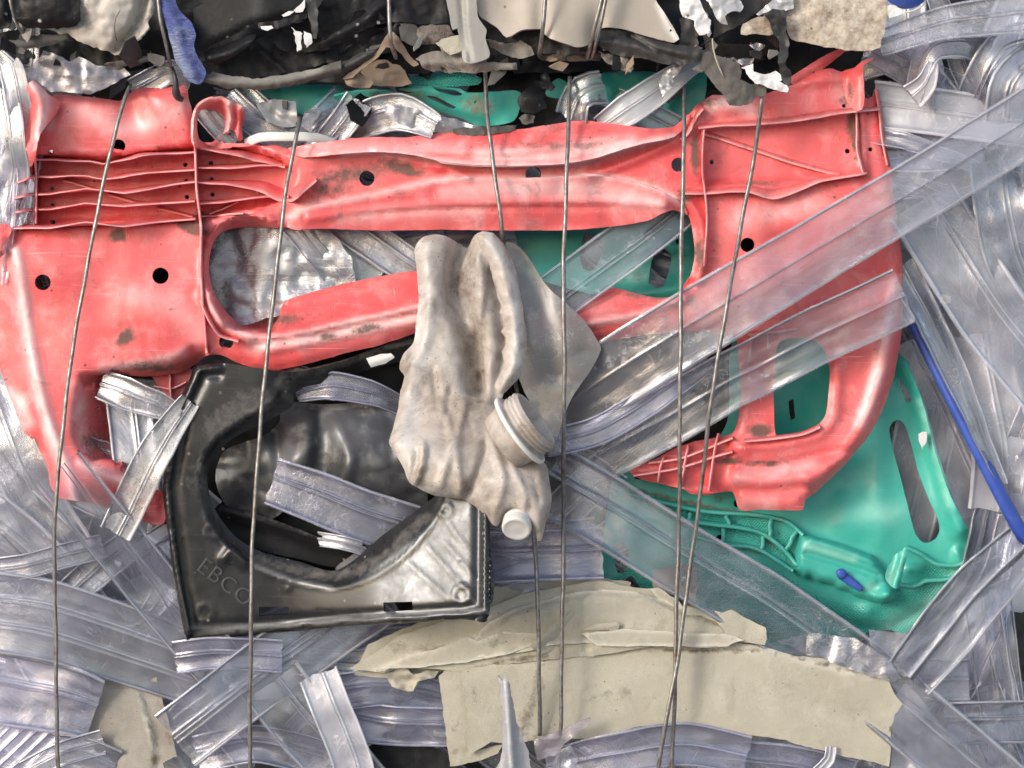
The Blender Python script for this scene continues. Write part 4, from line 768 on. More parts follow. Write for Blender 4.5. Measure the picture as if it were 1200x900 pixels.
# ------------------------------------------------------------------ the dark bale above
def scrap(name, ol, dep, mat, label, c='plastic scrap', **k):
    k['step'] = min(k.get('step', 5), 4.2 if k.get('step', 5) < 7 else 9) * .8; k.setdefault('th', 2); k['jag'] = k.get('jag', .7) * 2.8; k.setdefault('smooth', False); k.setdefault('seed', len(name) + len(label))
    d2 = (lambda X, Y: (dep(X, Y) if callable(dep) else dep) + 2.2 * crumple(X, Y, 15, k['seed']) + 1.6 * nz(X, Y, 7, k['seed'], 2)) if k['step'] < 5 else dep
    return tag(sheet(name, ol, d2, M[mat], **k), label, c)
NZ = lambda b, a, sc, s, gx=0, gy=0, x0=0, y0=0: (lambda X, Y: b + a * nz(X, Y, sc, s, 3) + gx * (X - x0) + gy * (Y - y0))
scrap('black_flap', [(12,-30),(90,-30),(95,10),(96,25),(92,30),(80,33),(50,34),(30,33),(22,26),(15,8)], lambda X, Y: 66 + 3 * nz(X, Y, 30, 2) + 8 * bump(X, Y, 55, 5, 40, 20) - 10 * np.exp(-((Y - 34) / 6) ** 2), 'blackg3' if 'blackg3' in M else 'blackw', 'rounded black plastic flap in the upper left corner, in front of the beige lump')
scrap('beige_lump', [(48,34),(70,20),(95,-20),(180,-30),(184,-5),(180,15),(172,35),(158,48),(146,57),(135,63),(120,59),(100,53),(88,48),(80,40)], lambda X, Y: 40 + 22 * np.sqrt(np.clip(dist([(48,34),(80,40),(88,48),(135,63),(158,48),(180,15),(184,-30)], X, Y) / 40, 0, 1)) - 16 * ridge(X, Y, [(170,-10),(160,28),(136,56)], 6) + 4 * nz(X, Y, 30, 4, 2) + 4 * crumple(X, Y, 18, 2), 'beigebag', 'dirty beige bulging plastic lump at the upper left, behind a rounded black flap', 'plastic lump', step=4, dirt=lambda X, Y: np.maximum(.5 * ridge(X, Y, [(172,0),(160,30),(138,58)], 6), .5 * bump(X, Y, 100, 20, 16, 30)))
tube('loose_thread', [(141,12,68),(136,20,68),(134,35,67),(137,48,66)], .5, M['dark'], None, 5)
tag(bpy.data.objects['loose_thread'], 'thin dark thread lying on the dirty beige lump', 'thread')
scrap('black_crescent', [(18,48),(30,41),(60,40),(78,40),(80,47),(70,52),(45,56),(22,58),(15,57)], lambda X, Y: 36 + 8 * ridge(X, Y, [(20,52),(75,43)], 7), 'rubber', 'grey black curved plastic piece just below the rounded black flap')
scrap('black_chunk', [(-20,-30),(8,-30),(12,0),(16,20),(8,32),(-20,36)], NZ(48, 12, 20, 3), 'blackw', 'black broken plastic chunk in the very corner at upper left')
scrap('dark_shelf', [(-20,40),(20,36),(90,48),(170,58),(178,66),(178,72),(150,75),(110,80),(60,72),(-20,80)], lambda X, Y: 6 + 8 * nz(X, Y, 40, 3), 'black', 'black plastic in deep shadow below the beige lump')
scrap('ledge_bar', [(122,75),(140,70),(176,66),(178,58),(180,72),(160,75),(135,79)], lambda X, Y: 26 + 6 * ridge(X, Y, [(125,75),(177,68)], 3), 'rubber', 'thin grey edged bar under the beige lump, left of the blue ribbon')
bl = sheet('blue_ribbon', [(186,-30),(203,-30),(205,0),(212,15),(224,27),(229,42),(227,52),(231,65),(241,82),(239,92),(232,99),(222,96),(213,85),(205,70),(200,52),(196,35),(190,15)], lambda X, Y: 62 + 4 * np.sin((Y - .4 * X) / 13.0) + 7 * crumple(X, Y * 2.2, 20, 5) + 5 * ridge(X, Y, [(195,0),(212,50),(228,95)], 7) + 3 * crumple(X, Y, 14, 3), M['bluefilm'], step=3.2, th=2, jag=.8, wear=lambda X, Y: .7 * ridge(X, Y, [(190,45),(212,75),(225,95)], 8) + .3, dirt=lambda X, Y: .5 * ridge(X, Y, [(200,60),(222,97)], 5)); tag(bl, 'crinkled blue woven plastic ribbon hanging from the upper bale', 'plastic ribbon')
box = thing('black_box', 'black plastic box end with white chipped edge in the upper bale', 'plastic box', 290, 30, 50)
bx_dep = lambda X, Y: 58 - .12 * np.abs(X - 303) - 8 * np.exp(-(dist([(236,60),(300,27),(355,16)], X, Y) / 3) ** 2)
sheet('panel', [(226,14),(226,10),(248,0),(290,-30),(360,-30),(358,0),(352,8),(345,14),(330,22),(303,27),(275,41),(250,54),(237,60),(230,50),(228,30)], bx_dep, M['blackw2'] if 'blackw2' in M else M['black'], step=5, th=5, parent=box, jag=.4, wear=lambda X, Y: .35 * bump(X, Y, 303, 5, 10, 25), dirt=lambda X, Y: .6 * np.exp(-(dist([(237,60),(303,27)], X, Y) / 2) ** 2))
sheet('chipped_edge', [(303,27),(330,23),(345,14),(356,2),(358,14),(360,20),(345,26),(322,35),(308,35),(303,32)], lambda X, Y: 56 + 4 * nz(X, Y, 10), M['blackw'], step=3, th=4, parent=box, jag=.6)
sheet('white_chip', [(305,31),(318,30),(320,33),(313,36),(306,34)], 59.5, M['paper'], step=2, th=1, smooth=False, parent=box, jag=.5); sheet('white_chip', [(344,12),(353,4),(357,-2),(357,9),(354,14),(346,15)], 60, M['paper'], step=2, th=1.2, smooth=False, parent=box, jag=.6); sheet('white_chip', [(330,18),(338,13),(345,13),(340,17),(332,20)], 60, M['paper'], step=2, th=1, smooth=False, parent=box, jag=.6)
sheet('lower_rim', [(238,62),(258,54),(285,44),(300,40),(295,50),(278,64),(255,74),(243,72)], lambda X, Y: 40 + 10 * ridge(X, Y, [(243,68),(270,62),(296,47)], 6), M['black'], step=4, th=3, parent=box, dirt=lambda X, Y: .5 * ridge(X, Y, [(246,68),(270,62)], 3))
scrap('speckled_black_sheet', [(240,75),(290,50),(330,30),(355,25),(395,-20),(470,-20),(440,30),(400,60),(380,75),(350,84),(300,92),(255,88)], lambda X, Y: 14 + 8 * nz(X, Y, 50, 5) + 4 * ridge(X, Y, [(300,57),(335,85)], 4, False), 'blackw', 'black paint speckled panel in shadow below the black box end', step=6)
scrap('curved_fender', [(236,88),(250,84),(275,90),(300,92),(330,88),(356,82),(380,78),(400,72),(400,84),(380,92),(350,100),(320,105),(290,106),(265,103),(245,98),(234,94)], lambda X, Y: 44 + 12 * ridge(X, Y, [(240,92),(285,98),(330,96),(400,78)], 7), 'rubber', 'long dusty black curved plastic strip under the black box end', step=4, wear=lambda X, Y: .8 * ridge(X, Y, [(262,92),(310,92),(375,82)], 5))
scrap('flattened_tube', [(400,72),(420,62),(440,56),(438,66),(420,78),(400,90),(380,92),(385,80)], lambda X, Y: 34 + 14 * ridge(X, Y, [(390,86),(420,70),(438,60)], 8), 'blackg', 'ridged black flattened tube left of the folded brown board', step=4)
for q, lb in (([(354,-20),(368,-20),(370,10),(372,45),(366,44),(360,20)], 'grey dusty plastic post with white flakes right of the black box end'), ([(342,30),(350,34),(354,38),(353,58),(348,60),(346,48)], 'white bent plastic hook hanging right under the black box end'), ([(356,36),(364,40),(366,50),(360,55),(357,48)], 'small white torn tab beside the bent white hook')):
    scrap('torn_tab' if 'tab' in lb else ('white_hook' if 'hook' in lb else 'dusty_post'), q, 54, 'paper' if 'white' in lb[:20] or 'small white' in lb else 'blackg', lb, step=3, th=3)
scrap('black_bumper', [(372,50),(395,36),(420,20),(450,-10),(490,-20),(520,-20),(522,10),(525,26),(500,27),(470,25),(440,30),(410,44),(385,54),(376,56)], lambda X, Y: 46 + 8 * ridge(X, Y, [(380,48),(420,28),(450,5)], 7) + 5 * nz(X, Y, 25, 6), 'blackw', 'black scuffed plastic with white paint marks left of the grey bracket', step=4)
scrap('dark_hollow', [(380,58),(440,32),(470,26),(490,26),(480,40),(460,60),(440,65),(410,75),(385,78)], NZ(14, 8, 30, 8), 'black', 'hollow black plastic piece behind the folded brown board')
fold = lambda X, Y: 40 + 22 * np.exp(-(dist([(456,38),(462,38)], X, Y) / 22) ** 2) + .1 * (Y - 60)
scrap('folded_brown_board', [(405,88),(425,75),(440,62),(450,45),(455,38),(462,37),(470,50),(480,66),(490,76),(484,78),(472,66),(462,56),(452,56),(445,64),(430,78),(412,92),(402,93)], fold, 'brown', 'folded thin brown board with a pointed top in the upper bale', 'board', step=3.5, jag=.4)
scrap('rolled_brown_end', [(401,92),(408,86),(420,85),(432,92),(436,97),(430,103),(418,104),(406,101)], lambda X, Y: 30 + 12 * bump(X, Y, 412, 97, 12, 8), 'brown', 'curled end of brown board at the foot of the folded brown board', 'board', step=3)
scrap('shaded_board', [(422,84),(435,72),(452,68),(472,80),(480,98),(460,101),(436,98)], NZ(6, 4, 30, 8), 'brown', 'brown board in shadow under the pointed folded board', 'board')
scrap('speckled_lump', [(478,42),(490,32),(510,29),(525,30),(532,40),(540,50),(520,53),(500,52),(482,50)], lambda X, Y: 44 + 10 * bump(X, Y, 505, 42, 26, 9) + 3 * nz(X, Y, 8), 'dust', 'dirty speckled lump left of the grey bracket', step=3, dirt=lambda X, Y: .5 + 0 * X)
scrap('dusty_roll', [(488,66),(505,60),(530,62),(545,66),(560,72),(585,72),(604,74),(605,82),(580,84),(540,84),(505,84),(492,77)], lambda X, Y: 48 + 12 * ridge(X, Y, [(490,74),(540,72),(600,78)], 8) + 4 * nz(X, Y, 12, 6), 'dust', 'long dust caked rolled sheet at the bottom of the upper bale', step=3.5)
scrap('board_chip', [(510,50),(522,43),(538,40),(545,52),(540,60),(526,64),(518,58)], 62, 'card', 'angular pale chip leaning on the grey bracket', 'board', step=4)
br = thing('grey_bracket', 'flat grey plastic bracket with a slot, standing in the middle of the upper bale', 'bracket', 548, 40, 64)
sheet('plate', [(520,-30),(556,-30),(558,0),(560,20),(565,28),(570,35),(569,45),(571,52),(574,66),(562,72),(550,75),(543,72),(540,55),(536,33),(530,35),(527,20)], lambda X, Y: 66 + 5 * sst((X - 543) / 4) - 4 * ridge(X, Y, [(538,-20),(543,30),(551,70)], 2.5, False) + .05 * Y, M['grey'], step=3.5, th=4, parent=br, jag=.5)
bp = thing('beige_bumper', 'large curved beige painted plastic panel with torn lower edge at the top', 'plastic panel', 670, 20, 66)
sheet('panel', [(555,-40),(790,-40),(768,-5),(778,15),(788,30),(796,46),(790,50),(775,47),(750,40),(730,34),(706,33),(698,45),(690,52),(677,55),(660,50),(645,45),(638,40),(637,34),(612,35),(604,39),(593,44),(582,32),(570,24),(562,18)],
      lambda X, Y: 62 + 14 * np.exp(-((X - 650) / 55) ** 2) * sst((Y + 20) / 60) - 9 * bump(X, Y, 634, 30, 9, 40) - 6 * bump(X, Y, 596, 10, 22, 30) - 10 * bump(X, Y, 700, 40, 12, 30) + 3 * nz(X, Y, 60, 9, 2), M['tan'], step=5, th=3, parent=bp, jag=.4, wear=lambda X, Y: .9 * ridge(X, Y, [(772,5),(782,30),(795,48)], 4, False), dirt=lambda X, Y: .3 * bump(X, Y, 605, 32, 10, 8))
scrap('torn_underside', [(568,44),(580,48),(595,52),(610,46),(622,55),(624,64),(610,68),(590,64),(576,58)], lambda X, Y: 46 + 12 * bump(X, Y, 585, 50, 12, 6) + 4 * nz(X, Y, 14, 3), 'dust', 'torn dusty scrap under the left lobe of the beige panel', step=3.5)
scrap('dark_tear', [(565,30),(600,34),(640,32),(700,30),(705,50),(690,62),(660,64),(620,62),(585,56)], NZ(38, 8, 20, 4), 'dark', 'dark torn layer just behind the lower edge of the beige panel')
scrap('mud_ledge', [(620,55),(660,58),(700,55),(712,64),(700,72),(660,70),(630,68)], NZ(34, 8, 14, 4), 'dust', 'muddy brown ledge under the beige panel between the wires', step=4, dirt=lambda X, Y: .8 + 0 * X)
scrap('black_moulding', [(700,40),(708,32),(720,34),(735,36),(760,43),(790,52),(820,56),(822,70),(800,76),(775,75),(755,70),(730,65),(708,60),(700,52)], lambda X, Y: 56 + 9 * ridge(X, Y, [(705,48),(750,55),(815,65)], 9) - 6 * ridge(X, Y, [(738,42),(770,60),(800,70)], 3) + 3 * nz(X, Y, 14, 4), 'blackg', 'scuffed black moulding below the right end of the beige panel', step=3.5)
scrap('crushed_scrap', [(702,58),(715,62),(735,66),(738,72),(742,80),(738,84),(728,80),(718,74),(708,70)], NZ(50, 8, 10, 4), 'dust', 'small crushed dusty scrap hanging under the black moulding', step=3)
scrap('silver_curl', [(774,92),(782,82),(792,76),(800,76),(796,84),(788,92),(792,100),(786,106),(780,112),(776,116),(773,106)], NZ(40, 8, 9, 4), 'silver', 'small crumpled grey curl above the right end of the red bar', step=2.6, th=1.6)
scrap('dark_scrap', [(606,118),(615,105),(628,95),(640,96),(640,108),(636,118),(640,128),(628,132),(612,130)], lambda X, Y: 10 + 9 * bump(X, Y, 622, 115, 14, 14), 'rubber2' if 'rubber2' in M else 'black', 'dark curved scrap right of the slotted teal panel', step=4)
scrap('dark_tatter', [(632,88),(640,84),(646,96),(652,104),(645,106),(636,104)], NZ(18, 5, 8, 4), 'black', 'small dark tatter above the dark curved scrap', step=3)
scrap('grey_tatter', [(608,140),(616,134),(626,136),(624,145),(612,147)], NZ(10, 5, 8, 4), 'rubber', 'small grey tatter on the top edge of the red bar', step=3)
scrap('dirty_film_edge', [(440,118),(470,124),(500,130),(520,136),(545,143),(566,150),(568,160),(540,158),(510,154),(480,150),(455,138)], NZ(4, 6, 16, 4), 'cleard', 'dirty torn film hanging below the slotted teal panel', 'film', step=4, th=1.5)
scrap('brown_rag', [(530,150),(560,148),(590,147),(604,146),(600,153),(570,157),(540,158)], NZ(6, 5, 12, 4), 'rubber', 'ragged dark edge between slotted teal panel and red bar', step=3.5)
# right part of the upper bale
scrap('white_skin', [(790,-20),(818,-20),(822,5),(828,18),(834,24),(834,44),(828,40),(820,40),(812,30),(812,22),(800,18),(798,5)], NZ(64, 6, 12, 4), 'paper', 'torn white painted skin hanging at the top, left of a silver flake', step=3)
scrap('silver_flake', [(822,-20),(862,-20),(866,2),(870,8),(866,14),(858,12),(850,18),(854,28),(846,26),(838,22),(830,8)], NZ(70, 5, 20, 4), 'silver', 'pointed silver grey flake hanging at the top beside the white torn skin', step=3)
scrap('dark_post', [(796,20),(812,20),(818,32),(818,55),(810,58),(796,56)], NZ(46, 4, 14, 4), 'blackg', 'short dark post behind the torn white skin', step=4)
scrap('tattered_end', [(792,58),(806,56),(818,60),(824,66),(820,72),(806,72),(796,74)], NZ(52, 6, 8, 4), 'rubber', 'tattered grey end under the short dark post', step=3)
scrap('dark_wedge', [(835,20),(870,-5),(905,-5),(905,5),(890,16),(868,28),(840,42),(820,52),(834,46)], NZ(52, 4, 30, 4), 'dark', 'dark brown wedge running diagonally behind the silver flake')
scrap('stained_panel', [(892,18),(905,8),(925,-20),(1036,-20),(1037,0),(1038,18),(1036,40),(1030,57),(1010,58),(980,56),(950,53),(925,47),(921,32),(905,40),(868,40),(870,30)], lambda X, Y: 56 + 5 * nz(X, Y, 50, 3, 2) + 4 * bump(X, Y, 980, 20, 50, 30), 'cream', 'stained cream plastic panel with rounded lower edge at the upper right', 'plastic panel', step=5, dirt=lambda X, Y: .47 + .1 * nz(X, Y, 40, 2) + .2 * bump(X, Y, 900, 35, 20, 10))
scrap('grey_edge', [(886,16),(900,6),(912,-6),(930,-6),(931,8),(920,12),(900,14)], NZ(66, 4, 10, 4), 'silver', 'dusty grey torn edge above the black dangling strap', step=3)
scrap('dangling_strap', [(896,14),(906,9),(921,12),(922,26),(920,36),(924,48),(922,62),(920,74),(926,82),(926,98),(922,101),(917,95),(912,84),(911,74),(914,60),(913,48),(905,40),(902,28)], lambda X, Y: 72 + 5 * np.sin(Y / 9.) + 4 * nz(X, Y, 9, 4), 'blackg', 'black twisted rubber strap dangling down to the red panel', 'strap', step=3)
scrap('rubber_flap', [(820,62),(830,58),(838,64),(845,66),(855,68),(866,74),(868,84),(866,92),(880,97),(896,100),(897,108),(892,114),(884,113),(880,119),(866,125),(855,122),(848,112),(838,103),(830,92),(822,80)], lambda X, Y: 58 + 8 * bump(X, Y, 858, 95, 22, 22) + 3 * nz(X, Y, 12, 4), 'rubber', 'torn grey rubbery flap hanging over the top of the red panel', 'flap', step=3.4)
scrap('white_tatter', [(870,79),(882,75),(885,85),(896,86),(910,83),(918,90),(912,96),(922,100),(924,104),(922,107),(900,104),(884,98),(878,92),(876,86)], NZ(66, 4, 9, 4), 'paper', 'torn white peeling skin at the foot of the dangling strap', step=2.8)
tube('loose_string', [(835,45,62),(836,58,66),(841,75,68),(848,90,67)], .9, M['card'], None, 6); tag(bpy.data.objects['loose_string'], 'pale thin string hanging over the grey rubbery flap', 'string')
scrap('film_bits', [(855,68),(868,56),(885,50),(896,54),(886,66),(880,76),(868,76)], NZ(46, 6, 12, 4), 'clearp', 'small crushed clear bits above the grey rubbery flap', 'film', step=3, th=1.4)
lathe('blue_plastic_cap', (1062,-14,62), (0,.5,.86), [(-14,27),(0,27),(4,26),(6,23),(6.5,8)], M['bluerod'], None, 40); tag(bpy.data.objects['blue_plastic_cap'], 'round blue plastic lid peeking in at the top right edge', 'lid')
scrap('white_crushed_plastic', [(1036,8),(1048,6),(1056,10),(1060,14),(1050,18),(1040,20)], NZ(56, 3, 10, 4), 'white', 'white crushed plastic just below the blue lid', step=3)
wall('wire_loop', [(1056,15),(1070,13),(1082,6),(1083,0)], 50, 6, M['white'], 2, None); tag(bpy.data.objects['wire_loop'], 'thin white bent loop under the blue lid', 'plastic loop')
# dark filler of the upper bale
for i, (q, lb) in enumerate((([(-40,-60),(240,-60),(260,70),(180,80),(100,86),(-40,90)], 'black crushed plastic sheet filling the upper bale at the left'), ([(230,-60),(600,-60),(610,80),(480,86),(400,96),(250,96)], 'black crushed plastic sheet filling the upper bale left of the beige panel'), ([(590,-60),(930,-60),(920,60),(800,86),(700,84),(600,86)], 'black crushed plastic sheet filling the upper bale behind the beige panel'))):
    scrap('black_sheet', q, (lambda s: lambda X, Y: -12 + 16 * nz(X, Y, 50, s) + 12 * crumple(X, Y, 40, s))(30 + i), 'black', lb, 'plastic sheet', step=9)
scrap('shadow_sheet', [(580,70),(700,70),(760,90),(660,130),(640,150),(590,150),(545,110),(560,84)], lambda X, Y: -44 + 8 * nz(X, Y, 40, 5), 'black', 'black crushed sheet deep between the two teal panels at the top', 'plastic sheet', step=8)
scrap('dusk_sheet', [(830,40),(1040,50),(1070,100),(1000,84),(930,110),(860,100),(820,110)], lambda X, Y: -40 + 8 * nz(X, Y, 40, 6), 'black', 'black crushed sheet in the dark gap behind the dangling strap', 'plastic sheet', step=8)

# ------------------------------------------------------------------ baling wires
def wire(pts, label, r=2.5, s=1): tag(tube('baling_wire', pts, r, M['wire'], None, 10, 7, .6, s), label, 'wire', 'baling wires strapping the bale')
wire([(152,100,10),(147,112,28),(136,150,40),(118,232,44),(100,320,46),(84,420,48),(70,530,54),(65,600,52),(64,700,40),(66,800,32),(69,930,20)], 'leftmost steel wire, bent at the red panel and running down the lower left')
wire([(352,138,6),(348,155,26),(337,215,36),(322,330,44),(313,420,46),(303,520,50),(297,620,52),(294,720,56),(293,800,44),(294,930,24)], 'steel wire running over the black frame left of its opening', s=2)
wire([(568,70,10),(570,110,14),(573,150,30),(580,210,42),(588,270,42),(592,330,14),(600,420,2),(615,520,6),(626,640,20),(631,720,34),(632,800,30),(632,862,16)], 'steel wire that passes behind the milky bottle and ends on the torn board', s=3)
wire([(668,90,0),(667,140,24),(664,190,44),(661,300,52),(661,400,58),(661,520,48),(660,620,32),(659,740,36),(657,830,34),(654,930,20)], 'steel wire just right of the milky bottle', s=4)
wire([(803,95,0),(802,130,20),(801,160,34),(799,280,44),(797,420,62),(797,540,58),(795,620,36),(793,720,34),(790,820,34),(786,930,24)], 'straight steel wire over the right end of the oval opening', s=5)
wire([(894,100,44),(892,118,52),(884,180,34),(868,270,40),(851,360,62),(834,470,66),(820,580,44),(810,660,34),(800,730,36),(791,790,40),(780,850,40),(768,930,28)], 'slanting steel wire that crosses the straight one near the bottom right', s=6)
wire([(455,-40,70),(456,20,72),(458,50,70),(465,68,46)], 'short wire over the folded brown board in the upper bale', s=7)
wire([(641,-40,84),(637,25,84),(634,55,66),(633,66,40)], 'short single wire across the beige panel', s=8)
wire([(712,-40,84),(703,10,84),(693,50,70),(688,68,44)], 'left one of the paired wires across the beige panel', s=9)
wire([(718,-40,84),(708,12,84),(698,50,70),(693,68,44)], 'right one of the paired wires across the beige panel', 2.3, s=10)
wire([(184,-40,70),(187,20,70),(195,55,60),(200,80,40)], 'dark short wire beside the crinkled blue ribbon', 2.2, s=11)
wire([(8,-30,70),(12,5,72),(20,30,60),(34,48,40)], 'thin bent wire hooked round the rounded black flap', 1.8, s=12)
tag(tube('frayed_cord', [(201,78,40),(205,92,44),(206,104,40),(210,114,32),(215,117,30)], [1.6,2.4,3.4,5,3], M['blackg'], None, 10, 2, .9), 'frayed black cord end lying on the top edge of the red panel', 'cord')
tag(tube('white_strap', [(288,168,-10),(305,161,2),(335,160,8),(370,161,4),(392,168,-8)], 5.5, M['white'], None, 12, 4, flat=.3), 'flat white plastic strap above the red bar, left of centre', 'strap')
rod = tag(tube('blue_rod', [(1054,345,-50),(1074,387,-36),(1107,452,-26),(1142,520,-20),(1178,590,-18),(1222,672,-20)], [6,7,7.8,8.2,8.4,8.4], M['bluerod'], None, 18, 8), 'blue plastic rod among the clear strips on the right', 'rod')

# ------------------------------------------------------------------ clear strips placed one by one
NS = [0]
def cs(pts, w, mat, label, **k):
    NS[0] += 1; k.setdefault('seed', NS[0]); k.setdefault('rag', 1.5); k.setdefault('lw', 1.2 if NS[0] <= 4 else 1.9)
    return tag(strip('clear_strip', pts, w, M[mat], **k), label, 'clear strip', 'strips of clear film packed in the bale')
def film(ol, dep, mat, label, **k):
    k.setdefault('step', 4); k.setdefault('th', 1.3); k.setdefault('jag', 1.4); k.setdefault('smooth', False)
    return tag(sheet('clear_film', ol, dep, M[mat], **k), label, 'clear film')
RA = ((.04, .8, .03), (.96, 1.0, .03), (.52, .5, .02))
RB2 = ((.04, 1, .03), (.96, 1, .03), (.36, .6, .02), (.44, .6, .02))
# the big ones on the right
cs([(1240,120,52),(1120,196,48),(1000,268,46),(880,340,48),(760,412,34),(700,450,6),(640,490,-14)], [76,76,76,78,84,84,80], 'clear', 'longest clear strip, slanting from the right edge over the red panel to the bottle', cr=2.2, beads=RA, nv=30, dirt=lambda X, Y: np.maximum.reduce([.6 * bump(X, Y, 815, 395, 25, 8, -30), .45 * bump(X, Y, 720, 420, 40, 18, -25), .3 * bump(X, Y, 1010, 265, 20, 15)]))
cs([(1060,346,36),(960,392,33),(925,410,31),(888,430,24),(860,443,23),(790,484,12),(735,514,2),(680,545,-12)], [68,68,68,68,69,70,70,64], 'thin', 'second slanting clear strip with a squared end on the red panel, below the longest one', cr=2.0, beads=((.04,.6,.03),(.97,1.2,.03),(.5,.6,.02)), nv=30, dirt=lambda X, Y: np.maximum(.4 * bump(X, Y, 890, 440, 30, 10, -20), .4 * bump(X, Y, 700, 530, 14, 8, -50)))
cs([(640,560,-6),(720,605,12),(800,655,16),(900,715,4),(1000,785,1),(1080,850,12),(1180,935,16)], [86,84,84,84,84,84,84], 'thin', 'long clear strip slanting down from the bottle across the teal crate to the lower right', cr=2.0, beads=RB2, nv=32, dirt=lambda X, Y: .5 * bump(X, Y, 785, 625, 10, 6))
cs([(1080,235,2),(1120,300,8),(1165,370,10),(1230,450,6)], 88, 'clearh', 'wide clear strip running from the longest strip down to the right edge', cr=2.2, beads=RB2, nv=26, dirt=lambda X, Y: .9 * bump(X, Y, 1108, 350, 8, 5, -40))
cs([(1168,190,4),(1175,250,18),(1190,310,8),(1225,370,-10)], 66, 'clearshine', 'bright crumpled strip at the right edge below the longest strip', cr=5, tw=[6,-4,8], nv=22, beads=RB2)
cs([(1055,310,-18),(1085,370,-8),(1120,440,-8),(1150,510,-12),(1178,568,-14)], [40,38,34,26,14], 'clearh', 'narrow folded strip lying along the upper side of the blue rod', cr=3, tw=[0,30,20,35,20])
cs([(1062,400,-86),(1095,470,-84),(1125,540,-80),(1150,600,-76)], 78, 'clearh', 'wide clear strip with a cut end, behind the blue rod', cr=3, beads=RB2)
cs([(1150,390,-40),(1165,470,-34),(1175,540,-34),(1170,600,-40)], 72, 'milk', 'milky strip right of the blue rod in the middle of the right edge', cr=4)
cs([(1200,640,-2),(1150,690,8),(1110,740,14),(1065,795,16)], [62,70,74,62], 'clear', 'twisted strip with bright folds left of the bottom end of the blue rod', cr=4, beads=((.03,1.2,.03),(.5,2.2,.05),(.97,1.4,.03)), nv=26, tw=[10,-5,10])
cs([(1160,600,-22),(1140,660,-34),(1110,710,-30),(1055,765,-20)], [34,36,30,24], 'clear', 'thin curled strip hugging the lower corner of the teal crate', cr=4, tw=[20,40,10])
cs([(1110,850,-10),(1160,846,-4),(1240,846,-8)], 52, 'clear', 'horizontal strip with a white glint at the right edge near the bottom', cr=4.5, beads=RB2)
cs([(1086,795,-14),(1110,797,-12),(1135,796,-12)], 50, 'clearh', 'short squared strip end left of the upright strips at the lower right', cr=.8, rag=.3)
cs([(1135,820,-30),(1155,812,-30),(1178,806,-30)], 22, 'clearh', 'small strip end behind the squared strip end at the lower right', cr=1)
cs([(1150,700,-36),(1160,770,-30),(1172,850,-34)], 46, 'clear', 'upright strip at the lower right, left of the dark gap', cr=3)
cs([(1172,690,-44),(1180,760,-40),(1190,840,-40)], 26, 'clearh', 'narrow upright strip next to the dark gap at the lower right', cr=3)
cs([(1160,860,-50),(1175,890,-46),(1190,930,-46)], 44, 'clear', 'upright strip end in the bottom right corner', cr=3)
film([(1046,820),(1060,800),(1075,815),(1110,860),(1150,900),(1150,920),(1042,920),(1046,870)], lambda X, Y: -4 + 6 * nz(X, Y, 50, 3, 2) + 10 * crumple(X, Y - .5 * X, 40, 5), 'milk', 'crumpled milky film right of the end of the large torn board')
film([(910,752),(950,742),(1000,748),(1040,770),(1055,796),(1045,800),(1000,786),(950,770)], lambda X, Y: 4 + .2 * (X - 980) + 10 * crumple(X, Y, 34, 8), 'clear', 'crushed whitish film between the large torn board and the long lower strip')
film([(1018,738),(1060,742),(1100,748),(1085,770),(1060,795),(1040,780),(1020,760)], lambda X, Y: 6 + 9 * crumple(X, Y, 26, 4), 'clearh', 'crinkled film below the lowest corner of the teal crate')
# top right
cs([(1030,52,36),(1110,26,44),(1240,12,44)], [30,44,52], 'clearh', 'dusty flat strip along the very top right edge', cr=1.5, dirt=lambda X, Y: .35 + 0 * X)
cs([(1068,112,6),(1078,80,18),(1094,54,22),(1130,48,18),(1160,58,4)], [34,36,38,40,40], 'clearh', 'bent clear strip forming an arch at the upper right', cr=2, tw=[50,40,10,0,-20])
cs([(1070,112,14),(1086,96,22),(1094,72,24)], [34,26,12], 'milk', 'small pointed milky strip end under the arch at the upper right', cr=3)
cs([(1150,120,-4),(1165,85,16),(1185,60,20),(1240,50,8)], 60, 'clear', 'curved strip with a folded lip right of the arch at the upper right', cr=3, tw=[15,10,0], beads=RB2)
cs([(1185,140,4),(1192,100,22),(1225,70,14)], 62, 'clearshine', 'shiny bulging strip at the right edge near the top', cr=4, tw=[-5,8,12], beads=RB2)
cs([(1022,122,-22),(1090,130,-4),(1180,142,4),(1230,150,2)], 56, 'milk', 'milky strip running right from the upper corner of the red panel', cr=2)
cs([(1035,176,-14),(1090,178,-8),(1150,170,-6)], 50, 'clearv', 'violet tinted strip just below the milky one beside the red panel', cr=3, beads=RB2)
cs([(1020,212,-26),(1090,205,-20),(1150,190,-20)], 52, 'clear', 'lower strip between the red panel edge and the longest strip', cr=3, beads=RB2)
cs([(880,120,-66),(960,88,-60),(1050,60,-20),(1110,44,-6)], 44, 'clearp', 'dim strip rising behind the top edge of the red panel to the upper right', cr=3)
cs([(1020,62,-10),(1060,84,-12),(1085,110,-14)], 30, 'clearp', 'dim strip behind the stained cream panel', cr=3)
cs([(1048,155,-30),(1075,110,-28),(1095,80,-30)], 36, 'clear', 'upright strip seen behind the arch at the upper right', cr=3)
